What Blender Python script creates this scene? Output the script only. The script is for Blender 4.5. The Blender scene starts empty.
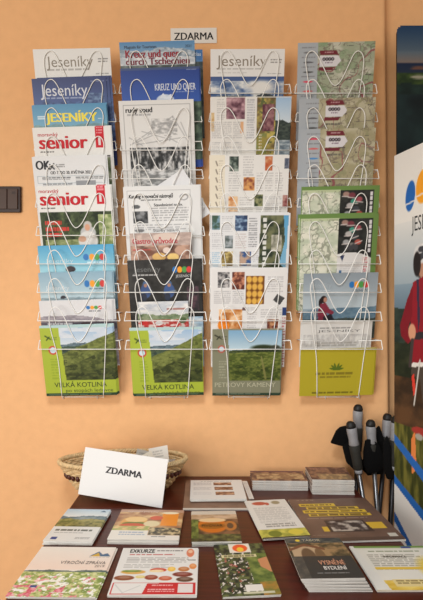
import bpy, bmesh, math, random
import numpy as np
from mathutils import Vector, Matrix, noise as mnoise

# ------------------------------------------------------------------ camera, sky, lights, exposure
F, VX, VY, CZ = 450.0, 205.0, 315.0, 1.217      # focal length (px of 423x600), vanishing point, eye height
WALL, HT = 1.31, 0.467                          # wall distance, eye height above the table top
TZ = CZ - HT
sc = bpy.context.scene
C = sc.collection
cam_d = bpy.data.cameras.new('camera'); cam = bpy.data.objects.new('camera', cam_d); C.objects.link(cam)
cam_d.sensor_fit = 'VERTICAL'; cam_d.sensor_height = 36.0; cam_d.sensor_width = 36.0
cam_d.lens = F / 600 * 36
cam_d.shift_x = (211.5 - VX) / 600; cam_d.shift_y = (VY - 300) / 600
cam_d.clip_start = 0.01
cam.location = (0, 0, CZ); cam.rotation_euler = (math.pi / 2, 0, 0)
sc.camera = cam
w = bpy.data.worlds.new('world'); sc.world = w; w.use_nodes = True
w.node_tree.nodes['Background'].inputs[0].default_value = (1.0, 0.85, 0.70, 1)
w.node_tree.nodes['Background'].inputs[1].default_value = 0.44
def area(name, loc, target, sx, sy, power, col):
    d = bpy.data.lights.new(name, 'AREA'); d.shape = 'RECTANGLE'; d.size = sx; d.size_y = sy
    d.energy = power; d.color = col
    o = bpy.data.objects.new(name, d); C.objects.link(o); o.location = loc
    o.rotation_euler = (Vector(target) - Vector(loc)).to_track_quat('-Z', 'Y').to_euler()
    return o
area('window_light', (-1.7, -1.5, 1.15), (-0.1, WALL, 0.95), 1.7, 1.7, 53, (1.0, 0.97, 0.92))
sd = bpy.data.lights.new('table_fill_spot', 'SPOT'); sd.energy = 70; sd.color = (0.89, 0.95, 1.0); sd.spot_size = math.radians(74); sd.spot_blend = 1.0; sd.shadow_soft_size = 0.22  # unseen spot, added to brighten the table and lower wall but not the top
so = bpy.data.objects.new('table_fill_spot', sd); C.objects.link(so); so.location = (-0.15, -0.1, 2.35)
so.rotation_euler = (Vector((-0.02, 0.98, 0.75)) - so.location).to_track_quat('-Z', 'Y').to_euler()
sc.view_settings.view_transform = 'Standard'; sc.view_settings.look = 'None'
sc.view_settings.gamma = 1; sc.view_settings.use_curve_mapping = False
sc.view_settings.exposure = 0.04

rnd = random.Random(7)
# ------------------------------------------------------------------ helpers
def lin(c):
    c = np.asarray(c, float) / 255.0
    return np.where(c <= 0.04045, c / 12.92, ((c + 0.055) / 1.055) ** 2.4)
def mat(name, col, rough=0.5, bump=0.0, bscale=60, var=0.0, metal=0.0, stretch=None, spec=0.5, coat=0.0):
    m = bpy.data.materials.new(name); m.use_nodes = True
    nt = m.node_tree; b = nt.nodes['Principled BSDF']
    c = lin(col); b.inputs['Roughness'].default_value = rough; b.inputs['Metallic'].default_value = metal
    b.inputs['Specular IOR Level'].default_value = spec; b.inputs['Coat Weight'].default_value = coat
    b.inputs['Base Color'].default_value = (*c, 1)
    tc = nt.nodes.new('ShaderNodeTexCoord'); mp = nt.nodes.new('ShaderNodeMapping')
    nt.links.new(tc.outputs['Object'], mp.inputs[0])
    if stretch: mp.inputs['Scale'].default_value = stretch
    nz = nt.nodes.new('ShaderNodeTexNoise'); nz.inputs['Scale'].default_value = bscale; nz.inputs['Detail'].default_value = 6
    nt.links.new(mp.outputs[0], nz.inputs['Vector'])
    if var:
        r = nt.nodes.new('ShaderNodeValToRGB')
        r.color_ramp.elements[0].position = 0.3; r.color_ramp.elements[1].position = 0.7
        r.color_ramp.elements[0].color = (*(c * (1 - var)), 1); r.color_ramp.elements[1].color = (*np.minimum(c * (1 + var), 1), 1)
        nt.links.new(nz.outputs['Fac'], r.inputs[0]); nt.links.new(r.outputs[0], b.inputs['Base Color'])
    if bump:
        bp = nt.nodes.new('ShaderNodeBump'); bp.inputs['Strength'].default_value = bump; bp.inputs['Distance'].default_value = 0.004
        nt.links.new(nz.outputs['Fac'], bp.inputs['Height']); nt.links.new(bp.outputs[0], b.inputs['Normal'])
    return m
M = {}
M['wall'] = mat('peach_plaster', (236, 182, 129), 0.8, 0.35, 38, 0.03)
M['wood'] = mat('table_veneer', (76, 24, 13), 0.33, 0.03, 9, 0.35, stretch=(1, 12, 12))
M['floor'] = mat('floor_tile', (150, 120, 95), 0.5, 0.05, 8, 0.12)
M['wire'] = mat('white_coated_wire', (240, 239, 235), 0.35, 0.02, 200, 0.02)
M['pages'] = mat('page_edges', (226, 224, 218), 0.7, 0.5, 30, 0.08, stretch=(1, 1, 60))
M['brown'] = mat('brown_plastic', (44, 22, 16), 0.45, 0.02, 100, 0.05)
M['rocker'] = mat('brown_rocker', (66, 42, 30), 0.45, 0.02, 100, 0.05)
M['wicker'] = mat('wicker', (214, 186, 140), 0.6, 0.4, 120, 0.22)
M['bead'] = mat('brown_bead', (78, 36, 26), 0.35, 0.1, 150, 0.25)
M['black'] = mat('black_rubber', (14, 13, 14), 0.55, 0.15, 300, 0.2)
M['foam'] = mat('dark_foam', (34, 33, 28), 0.75, 0.3, 400, 0.15)
M['grey'] = mat('grey_grip', (138, 138, 142), 0.5, 0.1, 200, 0.06)
M['alu'] = mat('pole_metal', (118, 118, 120), 0.3, 0.02, 200, 0.06, metal=0.9)
M['dark'] = mat('pole_dark', (34, 32, 34), 0.35, 0.02, 200, 0.06, metal=0.6)
M['strap'] = mat('strap_webbing', (8, 8, 9), 0.9, 0.3, 600, 0.2, spec=.15)
def print_mat(name, rough, spec=0.4):
    m = bpy.data.materials.new(name); m.use_nodes = True; nt = m.node_tree
    a = nt.nodes.new('ShaderNodeAttribute'); a.attribute_name = 'print'
    b = nt.nodes['Principled BSDF']; b.inputs['Roughness'].default_value = rough
    b.inputs['Specular IOR Level'].default_value = spec
    nt.links.new(a.outputs['Color'], b.inputs['Base Color'])
    return m
M['print'] = print_mat('printed_paper', 0.42)
M['vinyl'] = print_mat('printed_vinyl', 0.6, 0.25)
M['matte'] = print_mat('printed_newsprint', 0.6, 0.3)

def P(px, py, d): return Vector(((px - VX) * d / F, d, (VY - py) * d / F + CZ))
def tag(o, label, cat, group=None, kind=None):
    if label: o['label'] = label
    if cat: o['category'] = cat
    if group: o['group'] = group
    if kind: o['kind'] = kind
    return o
def empty(name, mw):
    o = bpy.data.objects.new(name, None); C.objects.link(o); o.empty_display_size = 0.02
    o.matrix_world = mw
    return o
def mesh_obj(name, me, m, parent=None):
    o = bpy.data.objects.new(name, me); C.objects.link(o)
    if m and not me.materials: me.materials.append(m)
    if parent: o.parent = parent
    return o
def bm_obj(name, bm, m, parent=None, smooth=False):
    me = bpy.data.meshes.new(name); bmesh.ops.recalc_face_normals(bm, faces=bm.faces); bm.to_mesh(me); bm.free()
    if smooth:
        for p in me.polygons: p.use_smooth = True
    return mesh_obj(name, me, m, parent)
def copy_tree(o, mw=None):
    c = o.copy(); C.objects.link(c)
    if mw is not None: c.matrix_world = mw
    for ch in list(o.children):
        k = ch.copy(); C.objects.link(k); k.parent = c; k.matrix_parent_inverse = ch.matrix_parent_inverse
    return c
def box(bm, x0, x1, y0, y1, z0, z1, bev=0.0):
    r = bmesh.ops.create_cube(bm, size=1)
    for v in r['verts']:
        v.co = Vector((x0 + (v.co.x + .5) * (x1 - x0), y0 + (v.co.y + .5) * (y1 - y0), z0 + (v.co.z + .5) * (z1 - z0)))
    if bev:
        es = list({e for v in r['verts'] for e in v.link_edges})
        bmesh.ops.bevel(bm, geom=es, offset=bev, segments=3, affect='EDGES', profile=0.5)
def tube(bm, pts, r, n=8, closed=False, flat=1.0):
    """sweep a round (or flattened) section along points; r is a number or one radius per point"""
    pts = [Vector(p) for p in pts]; N = len(pts)
    rs = r if isinstance(r, (list, tuple)) else [r] * N
    up = None; rings = []
    for i in range(N):
        if closed: t = pts[(i + 1) % N] - pts[i - 1]
        else: t = pts[min(i + 1, N - 1)] - pts[max(i - 1, 0)]
        t.normalize()
        if up is None: up = t.orthogonal().normalized()
        up = (up - t * up.dot(t))
        if up.length < 1e-6: up = t.orthogonal()
        up.normalize(); s = t.cross(up)
        rings.append([bm.verts.new(pts[i] + (up * math.cos(a) * flat + s * math.sin(a)) * rs[i])
                      for a in [2 * math.pi * j / n for j in range(n)]])
    for i in range(N if closed else N - 1):
        A, B = rings[i], rings[(i + 1) % N]
        for j in range(n):
            bm.faces.new((A[j], A[(j + 1) % n], B[(j + 1) % n], B[j]))
    if not closed:
        bm.faces.new(rings[0][::-1]); bm.faces.new(rings[-1])
def smooth_path(pts, k=6):
    pts = [Vector(p) for p in pts]; out = []
    for i in range(len(pts) - 1):
        p0 = pts[max(i - 1, 0)]; p1 = pts[i]; p2 = pts[i + 1]; p3 = pts[min(i + 2, len(pts) - 1)]
        for j in range(k):
            t = j / k
            out.append(0.5 * ((2 * p1) + (p2 - p0) * t + (2 * p0 - 5 * p1 + 4 * p2 - p3) * t * t + (3 * p1 - p0 - 3 * p2 + p3) * t ** 3))
    out.append(pts[-1]); return out

# ------------------------------------------------------------------ printing: a small canvas whose samples become the cover's own colours
def vnoise(x, y, seed):
    xi = np.floor(x).astype(int); yi = np.floor(y).astype(int); xf = x - xi; yf = y - yi
    def h(a, b):
        n = (a * 374761393 + b * 668265263 + seed * 974711) & 0xffffffff
        n = ((n ^ (n >> 13)) * 1274126177) & 0xffffffff
        return ((n ^ (n >> 16)) & 0xffff) / 65535.0
    u = xf * xf * (3 - 2 * xf); v = yf * yf * (3 - 2 * yf)
    return (h(xi, yi) * (1 - u) + h(xi + 1, yi) * u) * (1 - v) + (h(xi, yi + 1) * (1 - u) + h(xi + 1, yi + 1) * u) * v
def fbm(x, y, seed, o=4):
    s = 0; a = 0.5
    for i in range(o):
        s = s + a * vnoise(x * 2 ** i, y * 2 ** i, seed + i * 17); a *= .5
    return np.clip(s / 0.94, 0, 1)
class Canvas:
    """x to the right, y DOWN, over the extents given"""
    def __init__(s, x0, y0, x1, y1, nx, ny, bg):
        s.e = (x0, y0, x1, y1); s.nx, s.ny = nx, ny
        s.X, s.Y = np.meshgrid(np.linspace(x0, x1, nx), np.linspace(y0, y1, ny))
        s.a = np.empty((ny, nx, 3)); s.a[:] = bg
        s.px = abs(x1 - x0) / (nx - 1); s.t = []
    def put(s, m, col):
        m = np.clip(m, 0, 1)[..., None]; s.a = s.a * (1 - m) + np.asarray(col, float) * m
    asp = 1.0
    def ax(s): return s.asp
    def rmask(s, x0, y0, x1, y1): return ((s.X >= x0) & (s.X <= x1) & (s.Y >= y0) & (s.Y <= y1)).astype(float)
    def rect(s, x0, y0, x1, y1, col): s.put(s.rmask(x0, y0, x1, y1), col)
    def frame(s, x0, y0, x1, y1, col, t=0.7):
        for q in ((x0, y0, x1, y0 + t), (x0, y1 - t, x1, y1), (x0, y0, x0 + t, y1), (x1 - t, y0, x1, y1)): s.rect(*q, col)
    def ell(s, cx, cy, rx, ry, col, soft=0.15, rot=0):
        dx, dy = s.X - cx, s.Y - cy; c, n = math.cos(rot), math.sin(rot)
        r = np.sqrt(((dx * c + dy * n) / rx) ** 2 + ((-dx * n + dy * c) / ry) ** 2)
        s.put((1 - r) / soft + .5, col)
    def pmask(s, pts):
        ins = np.zeros(s.X.shape, bool); n = len(pts)
        for i in range(n):
            (xa, ya), (xb, yb) = pts[i], pts[(i + 1) % n]
            if ya == yb: continue
            k = ((ya > s.Y) != (yb > s.Y)) & (s.X < (xb - xa) * (s.Y - ya) / (yb - ya) + xa); ins ^= k
        return ins.astype(float)
    def poly(s, pts, col): s.put(s.pmask(pts), col)
    def line(s, x0, y0, x1, y1, wd, col):
        dx, dy = x1 - x0, y1 - y0; L = dx * dx + dy * dy
        t = np.clip(((s.X - x0) * dx + (s.Y - y0) * dy) / L, 0, 1)
        s.put((wd / 2 - np.hypot(s.X - x0 - t * dx, s.Y - y0 - t * dy)) / s.px + .5, col)
    def vgrad(s, x0, y0, x1, y1, c0, c1, mask=None):
        m = s.rmask(x0, y0, x1, y1) if mask is None else mask
        t = np.clip((s.Y - y0) / (y1 - y0), 0, 1)[..., None]
        s.a = s.a * (1 - m[..., None]) + (np.asarray(c0, float) * (1 - t) + np.asarray(c1, float) * t) * m[..., None]
    def tex(s, mask, c0, c1, sx, sy=None, seed=1, k=2.2, c2=None):
        n = np.clip((fbm(s.X / sx, s.Y / (sy or sx), seed) - .5) * k + .5, 0, 1)[..., None]
        col = np.asarray(c0, float) * (1 - n) + np.asarray(c1, float) * n
        if c2 is not None:
            q = (fbm(s.X / sx * 1.7, s.Y / (sy or sx) * 1.7, seed + 91) > .6)[..., None]; col = np.where(q, np.asarray(c2, float), col)
        s.a = s.a * (1 - mask[..., None]) + col * mask[..., None]
    def noise(s, x0, y0, x1, y1, c0, c1, sx, sy=None, seed=1, k=2.2, c2=None): s.tex(s.rmask(x0, y0, x1, y1), c0, c1, sx * .62, (sy or sx) * .62, seed, k, c2)
    def ridge(s, x0, y0, x1, y1, base, amp, wl, c0, c1, seed, slope=0.0, ts=3):
        """everything below a ridge line inside the box"""
        top = base + slope * (s.X - x0) - amp * (fbm(s.X / wl, s.X * 0, seed, 4) - .5) * 2
        s.tex(s.rmask(x0, y0, x1, y1) * (s.Y > top), c0, c1, ts, ts * .6, seed + 3)
    def lines(s, x0, y0, x1, y1, n, col, seed=1, duty=.55, al=.75):
        r = random.Random(seed); p = (y1 - y0) / n
        for i in range(n):
            x = x0; e = x1 - r.random() * .2 * (x1 - x0) * (r.random() < .4)
            while x < e:
                L = min((x1 - x0) * (.06 + .16 * r.random()), e - x)
                m = s.rmask(x, y0 + i * p, x + L, y0 + (i + duty) * p)
                s.put(m * al, col); x += L + (x1 - x0) * .025
    def text(s, st, x0, x1, base, cap, col, bold=0.0, shear=0.0): 
        ds = [0] if bold <= 0 else [-bold, 0, bold]
        for d in ds: s.t.append((st, x0 + d * cap * 1.6 * s.ax(), x1 + d * cap * 1.6 * s.ax(), base, cap, col, 0.0, shear))
_font = {}
def text_mesh(st, bold, shear):
    k = (st, bold, shear)
    if k not in _font:
        cu = bpy.data.curves.new('t', 'FONT'); cu.body = st; cu.size = 1.0; cu.offset = bold; cu.shear = shear; cu.resolution_u = 3
        o = bpy.data.objects.new('t', cu); C.objects.link(o)
        dg = bpy.context.evaluated_depsgraph_get(); dg.update()
        me = bpy.data.meshes.new_from_object(o.evaluated_get(dg))
        v = np.empty(len(me.vertices) * 3); me.vertices.foreach_get('co', v); v = v.reshape(-1, 3)[:, :2].copy()
        f = [tuple(p.vertices) for p in me.polygons]
        bpy.data.objects.remove(o); bpy.data.curves.remove(cu); bpy.data.meshes.remove(me)
        _font[k] = (v, f)
    return _font[k]
def cover_mesh(name, wd, ht, cv, m, clip=None):
    """grid in the local XY plane (x right, y up the page, z out), origin at the middle of the bottom edge"""
    nx, ny = cv.nx, cv.ny; x0, y0, x1, y1 = cv.e
    gx = (cv.X - x0) / (x1 - x0); gy = (cv.Y - y0) / (y1 - y0)
    V = np.stack([(gx - .5) * wd, (1 - gy) * ht, np.zeros_like(gx)], -1).reshape(-1, 3)
    idx = np.arange(nx * ny).reshape(ny, nx)
    q = np.stack([idx[1:, :-1], idx[1:, 1:], idx[:-1, 1:], idx[:-1, :-1]], -1).reshape(-1, 4)
    if clip is not None:
        q = q[clip(V[q].mean(1))]
    faces = [tuple(f) for f in q.tolist()]; cols = [np.minimum(lin(np.clip(cv.a, 0, 255)).reshape(-1, 3) * 1.14, .9)]; Vs = [V]; off = len(V)
    for ti, (st, a0, a1, base, cap, col, bold, shear) in enumerate(cv.t):
        tv, tf = text_mesh(st, bold, shear)
        if not len(tv): continue
        mn, mx = tv[:, 0].min(), tv[:, 0].max()
        X = a0 + (tv[:, 0] - mn) / (mx - mn) * (a1 - a0); Y = base - tv[:, 1] / 0.70 * cap
        L = np.stack([((X - x0) / (x1 - x0) - .5) * wd, (1 - (Y - y0) / (y1 - y0)) * ht, np.full(len(X), .00022 + .00012 * (ti % 6))], -1)
        Vs.append(L); cols.append(np.tile(lin(col), (len(L), 1)))
        faces += [tuple(i + off for i in f) for f in tf]; off += len(L)
    V = np.concatenate(Vs); col = np.concatenate(cols)
    me = bpy.data.meshes.new(name); me.from_pydata(V.tolist(), [], faces)
    at = me.color_attributes.new('print', 'FLOAT_COLOR', 'POINT')
    at.data.foreach_set('color', np.concatenate([col, np.ones((len(col), 1))], 1).ravel())
    me.materials.append(m); me.update(); return me
def pages_mesh(name, wd, ht, th, inset=0.0006, leaves=1):
    bm = bmesh.new()
    for i in range(leaves):
        box(bm, -wd / 2 + inset, wd / 2 - inset, inset, ht - inset, -th * (i + .985) / leaves, -th * (i + .03) / leaves - (0.0001 if i == 0 else 0))
    # back cover
    me = bpy.data.meshes.new(name); bm.to_mesh(me); bm.free(); me.materials.append(M['pages']); return me
def leaflet(name, mw, wd, ht, th, cv, label, cat, m='print', group=None, leaves=1):
    """Empty at the bottom edge; the printed cover and the page block are its parts"""
    root = empty(name, mw); tag(root, label, cat, group)
    c = mesh_obj('cover', cover_mesh('cover', wd, ht, cv, M[m]), None, root)
    p = mesh_obj('pages', pages_mesh('pages', wd, ht, th, leaves=leaves), None, root)
    return root

# ------------------------------------------------------------------ the room
def struct(name, bm, m, parent=None):
    o = bm_obj(name, bm, m, parent); o['kind'] = 'structure'; return o
bm = bmesh.new()
ct, cb = P(384.5, -60, WALL).x, P(393, 600, WALL).x              # the outer corner leans a little
vs = []
for z, xc in ((0, cb), (2.75, ct)):
    vs.append([bm.verts.new((-2.6, WALL, z)), bm.verts.new((xc, WALL, z)), bm.verts.new((xc, WALL + .17, z)), bm.verts.new((-2.6, WALL + .17, z))])
for i in range(4): bm.faces.new((vs[0][i], vs[0][(i + 1) % 4], vs[1][(i + 1) % 4], vs[1][i]))
bm.faces.new(vs[0]); bm.faces.new(vs[1])
ed = [e for e in bm.edges if {v.index for v in e.verts} and all(abs(v.co.y - WALL) < 1e-5 and v.co.x > 0 for v in e.verts)]
bmesh.ops.bevel(bm, geom=ed, offset=.012, segments=4, affect='EDGES', profile=.5)
struct('wall_back', bm, M['wall'])
bm = bmesh.new(); box(bm, cb - .1, 2.6, WALL + .03, WALL + .13, 0, 2.75); struct('wall_recess', bm, M['wall'])
bm = bmesh.new(); box(bm, -2.6, 2.6, -2.6, WALL + .5, -.05, 0); struct('floor', bm, M['floor'])

# ------------------------------------------------------------------ table
TL, TR_, TF = -0.703 * HT, 0.868 * HT, 0.56
t = empty('table', Matrix.Translation((0, 0, 0))); tag(t, 'dark reddish brown wooden table covered with leaflets against the peach wall', 'table')
bm = bmesh.new(); box(bm, TL, TR_, TF, WALL - .006, TZ - .028, TZ, .0025); bm_obj('tabletop', bm, M['wood'], t)
bm = bmesh.new(); box(bm, TL + .05, TR_ - .05, TF + .05, WALL - .05, TZ - .11, TZ - .028); bm_obj('apron', bm, M['wood'], t)
for sx in (TL + .03, TR_ - .08):
    for sy in (TF + .03, WALL - .09):
        bm = bmesh.new(); box(bm, sx, sx + .05, sy, sy + .05, 0, TZ - .028, .003); bm_obj('leg', bm, M['wood'], t)

# ------------------------------------------------------------------ light switch
sw = empty('light_switch', Matrix.Translation(P(8.9, 199.9, WALL))); tag(sw, 'dark brown double rocker light switch on the wall left of the racks', 'light switch')
k = WALL / F
bm = bmesh.new(); box(bm, -13 * k, 13 * k, -.009, 0, -13 * k, 13 * k, .003); bm_obj('frame', bm, M['brown'], sw)
for a, b in ((-10.2, -1.75), (-1.55, 10.2)):
    pass
for a, b in ((-10.4, -.25), (.25, 10.4)):
    bm = bmesh.new(); box(bm, a * k, b * k, -.013, -.006, -10 * k, 10 * k, .0015); bm_obj('rocker', bm, M['rocker'], sw)
bm = bmesh.new()
for i in range(3): box(bm, (5 + i * 1.2) * k, (5.7 + i * 1.2) * k, -.0134, -.0128, 4.6 * k, 7.2 * k)
bm_obj('symbol', bm, M['brown'], sw)

# ------------------------------------------------------------------ wall sign
cv = Canvas(0, 0, 46, 15.5, 24, 10, (214, 210, 204)); cv.text('ZDARMA', 3.6, 42.6, 11.9, 7.4, (38, 38, 40), .02)
k = WALL / F
mw = Matrix.Translation(P(193.8, 43.3, WALL - .0022)) @ Matrix.Rotation(math.pi / 2, 4, 'X') @ Matrix.Rotation(math.radians(.8), 4, 'Z')
leaflet('paper_sign', mw, 46 * k, 15.3 * k, .0012, cv, 'small white paper sign reading ZDARMA stuck high on the wall above the racks', 'sign', 'matte')

# ------------------------------------------------------------------ wire racks
TILT = 0.24; D0 = 1.285
Lk = [51 + 28.45 * k for k in range(10)]
Bk = [l + 88.5 for l in Lk]
RC = {1: (73.5, 79.3, (-16.5, 25)), 2: (159.3, 166.2, (-19.6, 22.6)), 3: (249.8, 250.6, (-22, 19)), 4: (335.2, 341.4, (-23.5, 18))}
def rcen(r, y): a, b, _ = RC[r]; return a + (b - a) * (y - 60) / 290
def zb(k): return (VY - Bk[k]) * D0 / F                          # pocket floor, relative to the eye
def tier_d(k, py, off=0.0):
    s = (VY - py) / F
    return (D0 + zb(k) * TILT) / (1 + s * TILT) - off
def TP(k, px, py, off=0.0):
    d = tier_d(k, py, off); return P(px, py, d)
WR = .00125
rack_names = {1: 'leftmost white wire wall rack, its pockets full of magazines, nearest the light switch',
              2: 'second white wire wall rack from the left, below the end of the wall sign',
              3: 'third white wire wall rack from the left, holding opened-out newspapers',
              4: 'rightmost white wire wall rack, holding folded maps, beside the wall corner'}
for r in (1, 2, 3, 4):
    base = P(rcen(r, 398), 398, WALL)
    root = empty('wire_rack', Matrix.Translation(base)); tag(root, rack_names[r], 'wire rack', 'white wire brochure racks on the wall')
    inv = Matrix.Translation(-base)
    def part(name, paths):
        bm = bmesh.new()
        for p in paths: tube(bm, p, WR, 8)
        bmesh.ops.transform(bm, matrix=inv, verts=bm.verts)
        return bm_obj(name, bm, M['wire'], root, True)
    for s in (-17, 17):                                         # rails standing off the wall
        part('back_rail', [[P(rcen(r, 60) + s, 62, WALL - .0035), P(rcen(r, 398) + s, 399, WALL - .0035)]])
    for k in range(10):
        L = Lk[k]; c = rcen(r, L); bl, br = RC[r][2]; j = rnd.uniform(-.6, .6)
        ro = .0088                                              # the retaining wire lies in front of the pocket's contents
        pts = [(c + bl, Bk[k] + 1), (c - 24.5 + (bl + 24.5) * .5, L + 52), (c - 28, L + 22), (c - 29.3, L + 9), (c - 27, L + 2.2), (c - 22.5, L), (c - 18.4, L + 3.2),
               (c - 14, L + 11), (c - 7, L + 26), (c - 3.2, L + 32.4), (c + j, L + 34.5), (c + 3.6, L + 32.4), (c + 8, L + 26), (c + 15, L + 11),
               (c + 18.8, L + 3.2), (c + 22.9, L), (c + 26.8, L + 2.2), (c + 28.8, L + 9), (c + 27.6, L + 22), (c + (28 + br) / 2, L + 52), (c + br, Bk[k] + 1)]
        W = smooth_path([TP(k, x, y, ro) for x, y in pts], 5)
        f0, f1 = W[0], W[-1]
        b0 = Vector((f0.x + .006, WALL - .0035, f0.z - .004)); b1 = Vector((f1.x - .006, WALL - .0035, f1.z - .004))
        lip0 = f0 + Vector((.001, .003, -.003)); lip1 = f1 + Vector((-.001, .003, -.003))
        part('front_wire', [W, [f0, lip0, b0], [f1, lip1, b1], [lip0 + Vector((0, .008, 0)), lip1 + Vector((0, .008, 0))]])
        y = L + 42.2; cc = rcen(r, y); bo = ro + .0024
        yu = y - 8.6
        A = TP(k, cc - 41, y, bo); B = TP(k, cc + 41.2, y, bo)
        A2 = TP(k, cc - 39.6, yu, -.002); B2 = TP(k, cc + 39.8, yu, -.002)
        A3 = TP(k, cc - 17, yu, -.0036); B3 = TP(k, cc + 17, yu, -.0036)
        zz = (A2.z + B2.z) / 2; Aw = [A2, Vector((A2.x - .002, WALL - .0035, zz)), Vector((P(cc - 17, y, WALL).x, WALL - .0035, zz))]; Bw = [B2, Vector((B2.x + .002, WALL - .0035, zz)), Vector((P(cc + 17, y, WALL).x, WALL - .0035, zz))]
        part('side_bar', [smooth_path([A * .98 + B * .02, A, A * .6 + A2 * .4, A2, A2 * .95 + A3 * .05], 4) + [A3], Aw, [A * .99 + B * .01, B * .99 + A * .01],
                          smooth_path([B * .98 + A * .02, B, B * .6 + B2 * .4, B2, B2 * .95 + B3 * .05], 4) + [B3], Bw])

# ------------------------------------------------------------------ what the racks hold
WHITE = (218, 217, 214); INK = (70, 68, 68)
def rcanvas(k, xl, xr, top, bg):
    return Canvas(xl, top, xr, Bk[k], int((xr - xl) * 1.6) + 1, int((Bk[k] - top) * 1.6) + 1, bg)
def rbro(r, k, xl, xr, top, cv, label, cat='brochure', th=.003, rot=None, extra=(), m='print', off=0.0, name='brochure', bot=None):
    b = Bk[k] if bot is None else bot
    n = len(extra); th = min(th, .0054 / (n + 1)); off += n * (th + .0002)
    topC, botC = TP(k, (xl + xr) / 2, top, .0012 + th + off), None
    scale = topC.y / F
    wd = (xr - xl) * scale
    lean = rcen(r, b) - rcen(r, top)
    # bottom centre: follow the rack's lean
    bx = (xl + xr) / 2 + lean * .9
    d = tier_d(k, b, .0012 + th + off); zbot = (VY - b) * d / F
    xw = topC.x + (lean * d / F)
    botC = Vector((xw, d, zbot + CZ))
    up = (topC - botC); ht = up.length; up.normalize()
    if rot is not None: up = Matrix.Rotation(math.radians(rot), 3, 'Y') @ up
    xa = Vector((1, 0, 0)); z = xa.cross(up).normalized(); xa = up.cross(z)
    mw = Matrix(((xa.x, up.x, z.x, botC.x), (xa.y, up.y, z.y, botC.y), (xa.z, up.z, z.z, botC.z), (0, 0, 0, 1)))
    root = leaflet(name, mw, wd, ht, th, cv, label, cat, m)
    for i, (dx, dy, ro, lb) in enumerate(extra):
        c = copy_tree(root, mw @ Matrix.Translation((dx * scale, abs(dy) * scale * .5, -(th + .0002) * (i + 1))) @ Matrix.Rotation(math.radians(ro), 4, 'Z'))
        c['label'] = lb
    return root
def circles(cv, xs, y, r, ry=None):
    for x, col in zip(xs, ((40, 110, 175), (235, 150, 40), (75, 150, 75), (205, 60, 60))):
        cv.ell(x, y, r, (ry or r * 1.15), col)

# --- rack 1
x0, x1, tp = 34, 110, 48.7
cv = rcanvas(0, x0, x1, tp, (214, 214, 212)); cv.text('Jeseníky', 45, 92, 66, 10.5, (138, 130, 118))
cv.lines(45, 68, 88, 71, 1, (150, 148, 145)); cv.lines(97, 58.5, 107, 63, 2, (110, 110, 110)); cv.lines(94, 73, 107, 75, 1, (140, 140, 140))
cv.noise(34, 77, 110, 150, (50, 70, 110), (150, 170, 190), 12, 8, 3)
rbro(1, 0, x0, x1, tp, cv, 'white magazine with thin grey masthead, topmost in the leftmost rack', 'magazine', extra=[(-2.2, .8, -.3, 'second white magazine peeking out left behind the topmost one in the leftmost rack')], name='magazine', th=.0025)
x0, x1, tp = 31.3, 106, 78
cv = rcanvas(1, x0, x1, tp, (48, 62, 112)); cv.vgrad(x0, tp, x1, tp + 34, (44, 56, 104), (66, 92, 146))
cv.ridge(x0, 92, x1, 140, 101, 3, 9, (40, 60, 105), (70, 100, 150), 5); cv.noise(86, 93, 103, 106, (46, 66, 110), (104, 130, 165), 4, 3, 6)
cv.text('Jeseníky', 39, 86.5, 95, 11.5, (214, 218, 226)); cv.lines(40, 96.8, 84, 98.6, 1, (170, 180, 205)); cv.lines(90, 81, 104, 83, 1, (120, 130, 165))
rbro(1, 1, x0, x1, tp, cv, 'navy blue magazine with white masthead, second from top in the leftmost rack', 'magazine', name='magazine', extra=[(3.5, -1, .3, 'navy magazine copy sticking out right behind the front navy one, leftmost rack'), (6, -3, .5, 'navy magazine copy farthest back behind the front navy one, leftmost rack')], th=.0022)
x0, x1, tp = 31.5, 106, 104.7
cv = rcanvas(2, x0, x1, tp, (84, 146, 180)); cv.vgrad(x0, tp, x1, tp + 30, (72, 132, 170), (120, 170, 192)); cv.ridge(x0, 118, x1, 140, 124, 2, 9, (90, 130, 140), (120, 150, 150), 8)
cv.text('JESENÍKY', 45, 96, 121, 8.6, (238, 220, 66), .04); cv.lines(36, 115, 44, 119.5, 2, (225, 230, 232)); cv.lines(97, 118, 101, 120, 1, (230, 230, 230))
rbro(1, 2, x0, x1, tp, cv, 'light blue magazine with bold yellow masthead in the leftmost rack', 'magazine', name='magazine', extra=[(1.6, -2, .6, 'blue magazine copy just behind the one with the yellow masthead, leftmost rack')], th=.0025)
def senior(cv, dx, dy):
    cv.text('moravský', 37 + dx, 57 + dx, 135.5 + dy, 3.6, (196, 52, 62), .01)
    cv.text('senior', 38 + dx, 86 + dx, 147.5 + dy, 13.2, (198, 34, 44), .035)
    cv.rect(94.5 + dx, 126 + dy, 103.5 + dx, 147.5 + dy, (190, 30, 44)); cv.text('1', 97.4 + dx, 99.6 + dx, 145 + dy, 8, (226, 214, 214), .01)
    cv.lines(96 + dx, 127.5 + dy, 102 + dx, 135 + dy, 3, (228, 170, 176)); cv.lines(38 + dx, 150 + dy, 52 + dx, 152 + dy, 1, (60, 60, 60))
x0, x1, tp = 32, 110.5, 127
cv = rcanvas(3, x0, x1, tp, WHITE); senior(cv, 0, 0); cv.rect(36, 154.6, 108, 156.2, (30, 30, 34)); cv.noise(36, 157, 108, 220, (60, 80, 50), (170, 175, 150), 7, 7, 4)
rbro(1, 3, x0, x1, tp, cv, 'upper of two white papers with red masthead in the leftmost rack, only its masthead showing', 'magazine', m='matte', name='magazine', extra=[(1.5, -1, .4, 'copy behind the upper paper with red masthead, leftmost rack')], th=.002)
x0, x1, tp = 31.6, 105.5, 156.3
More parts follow.
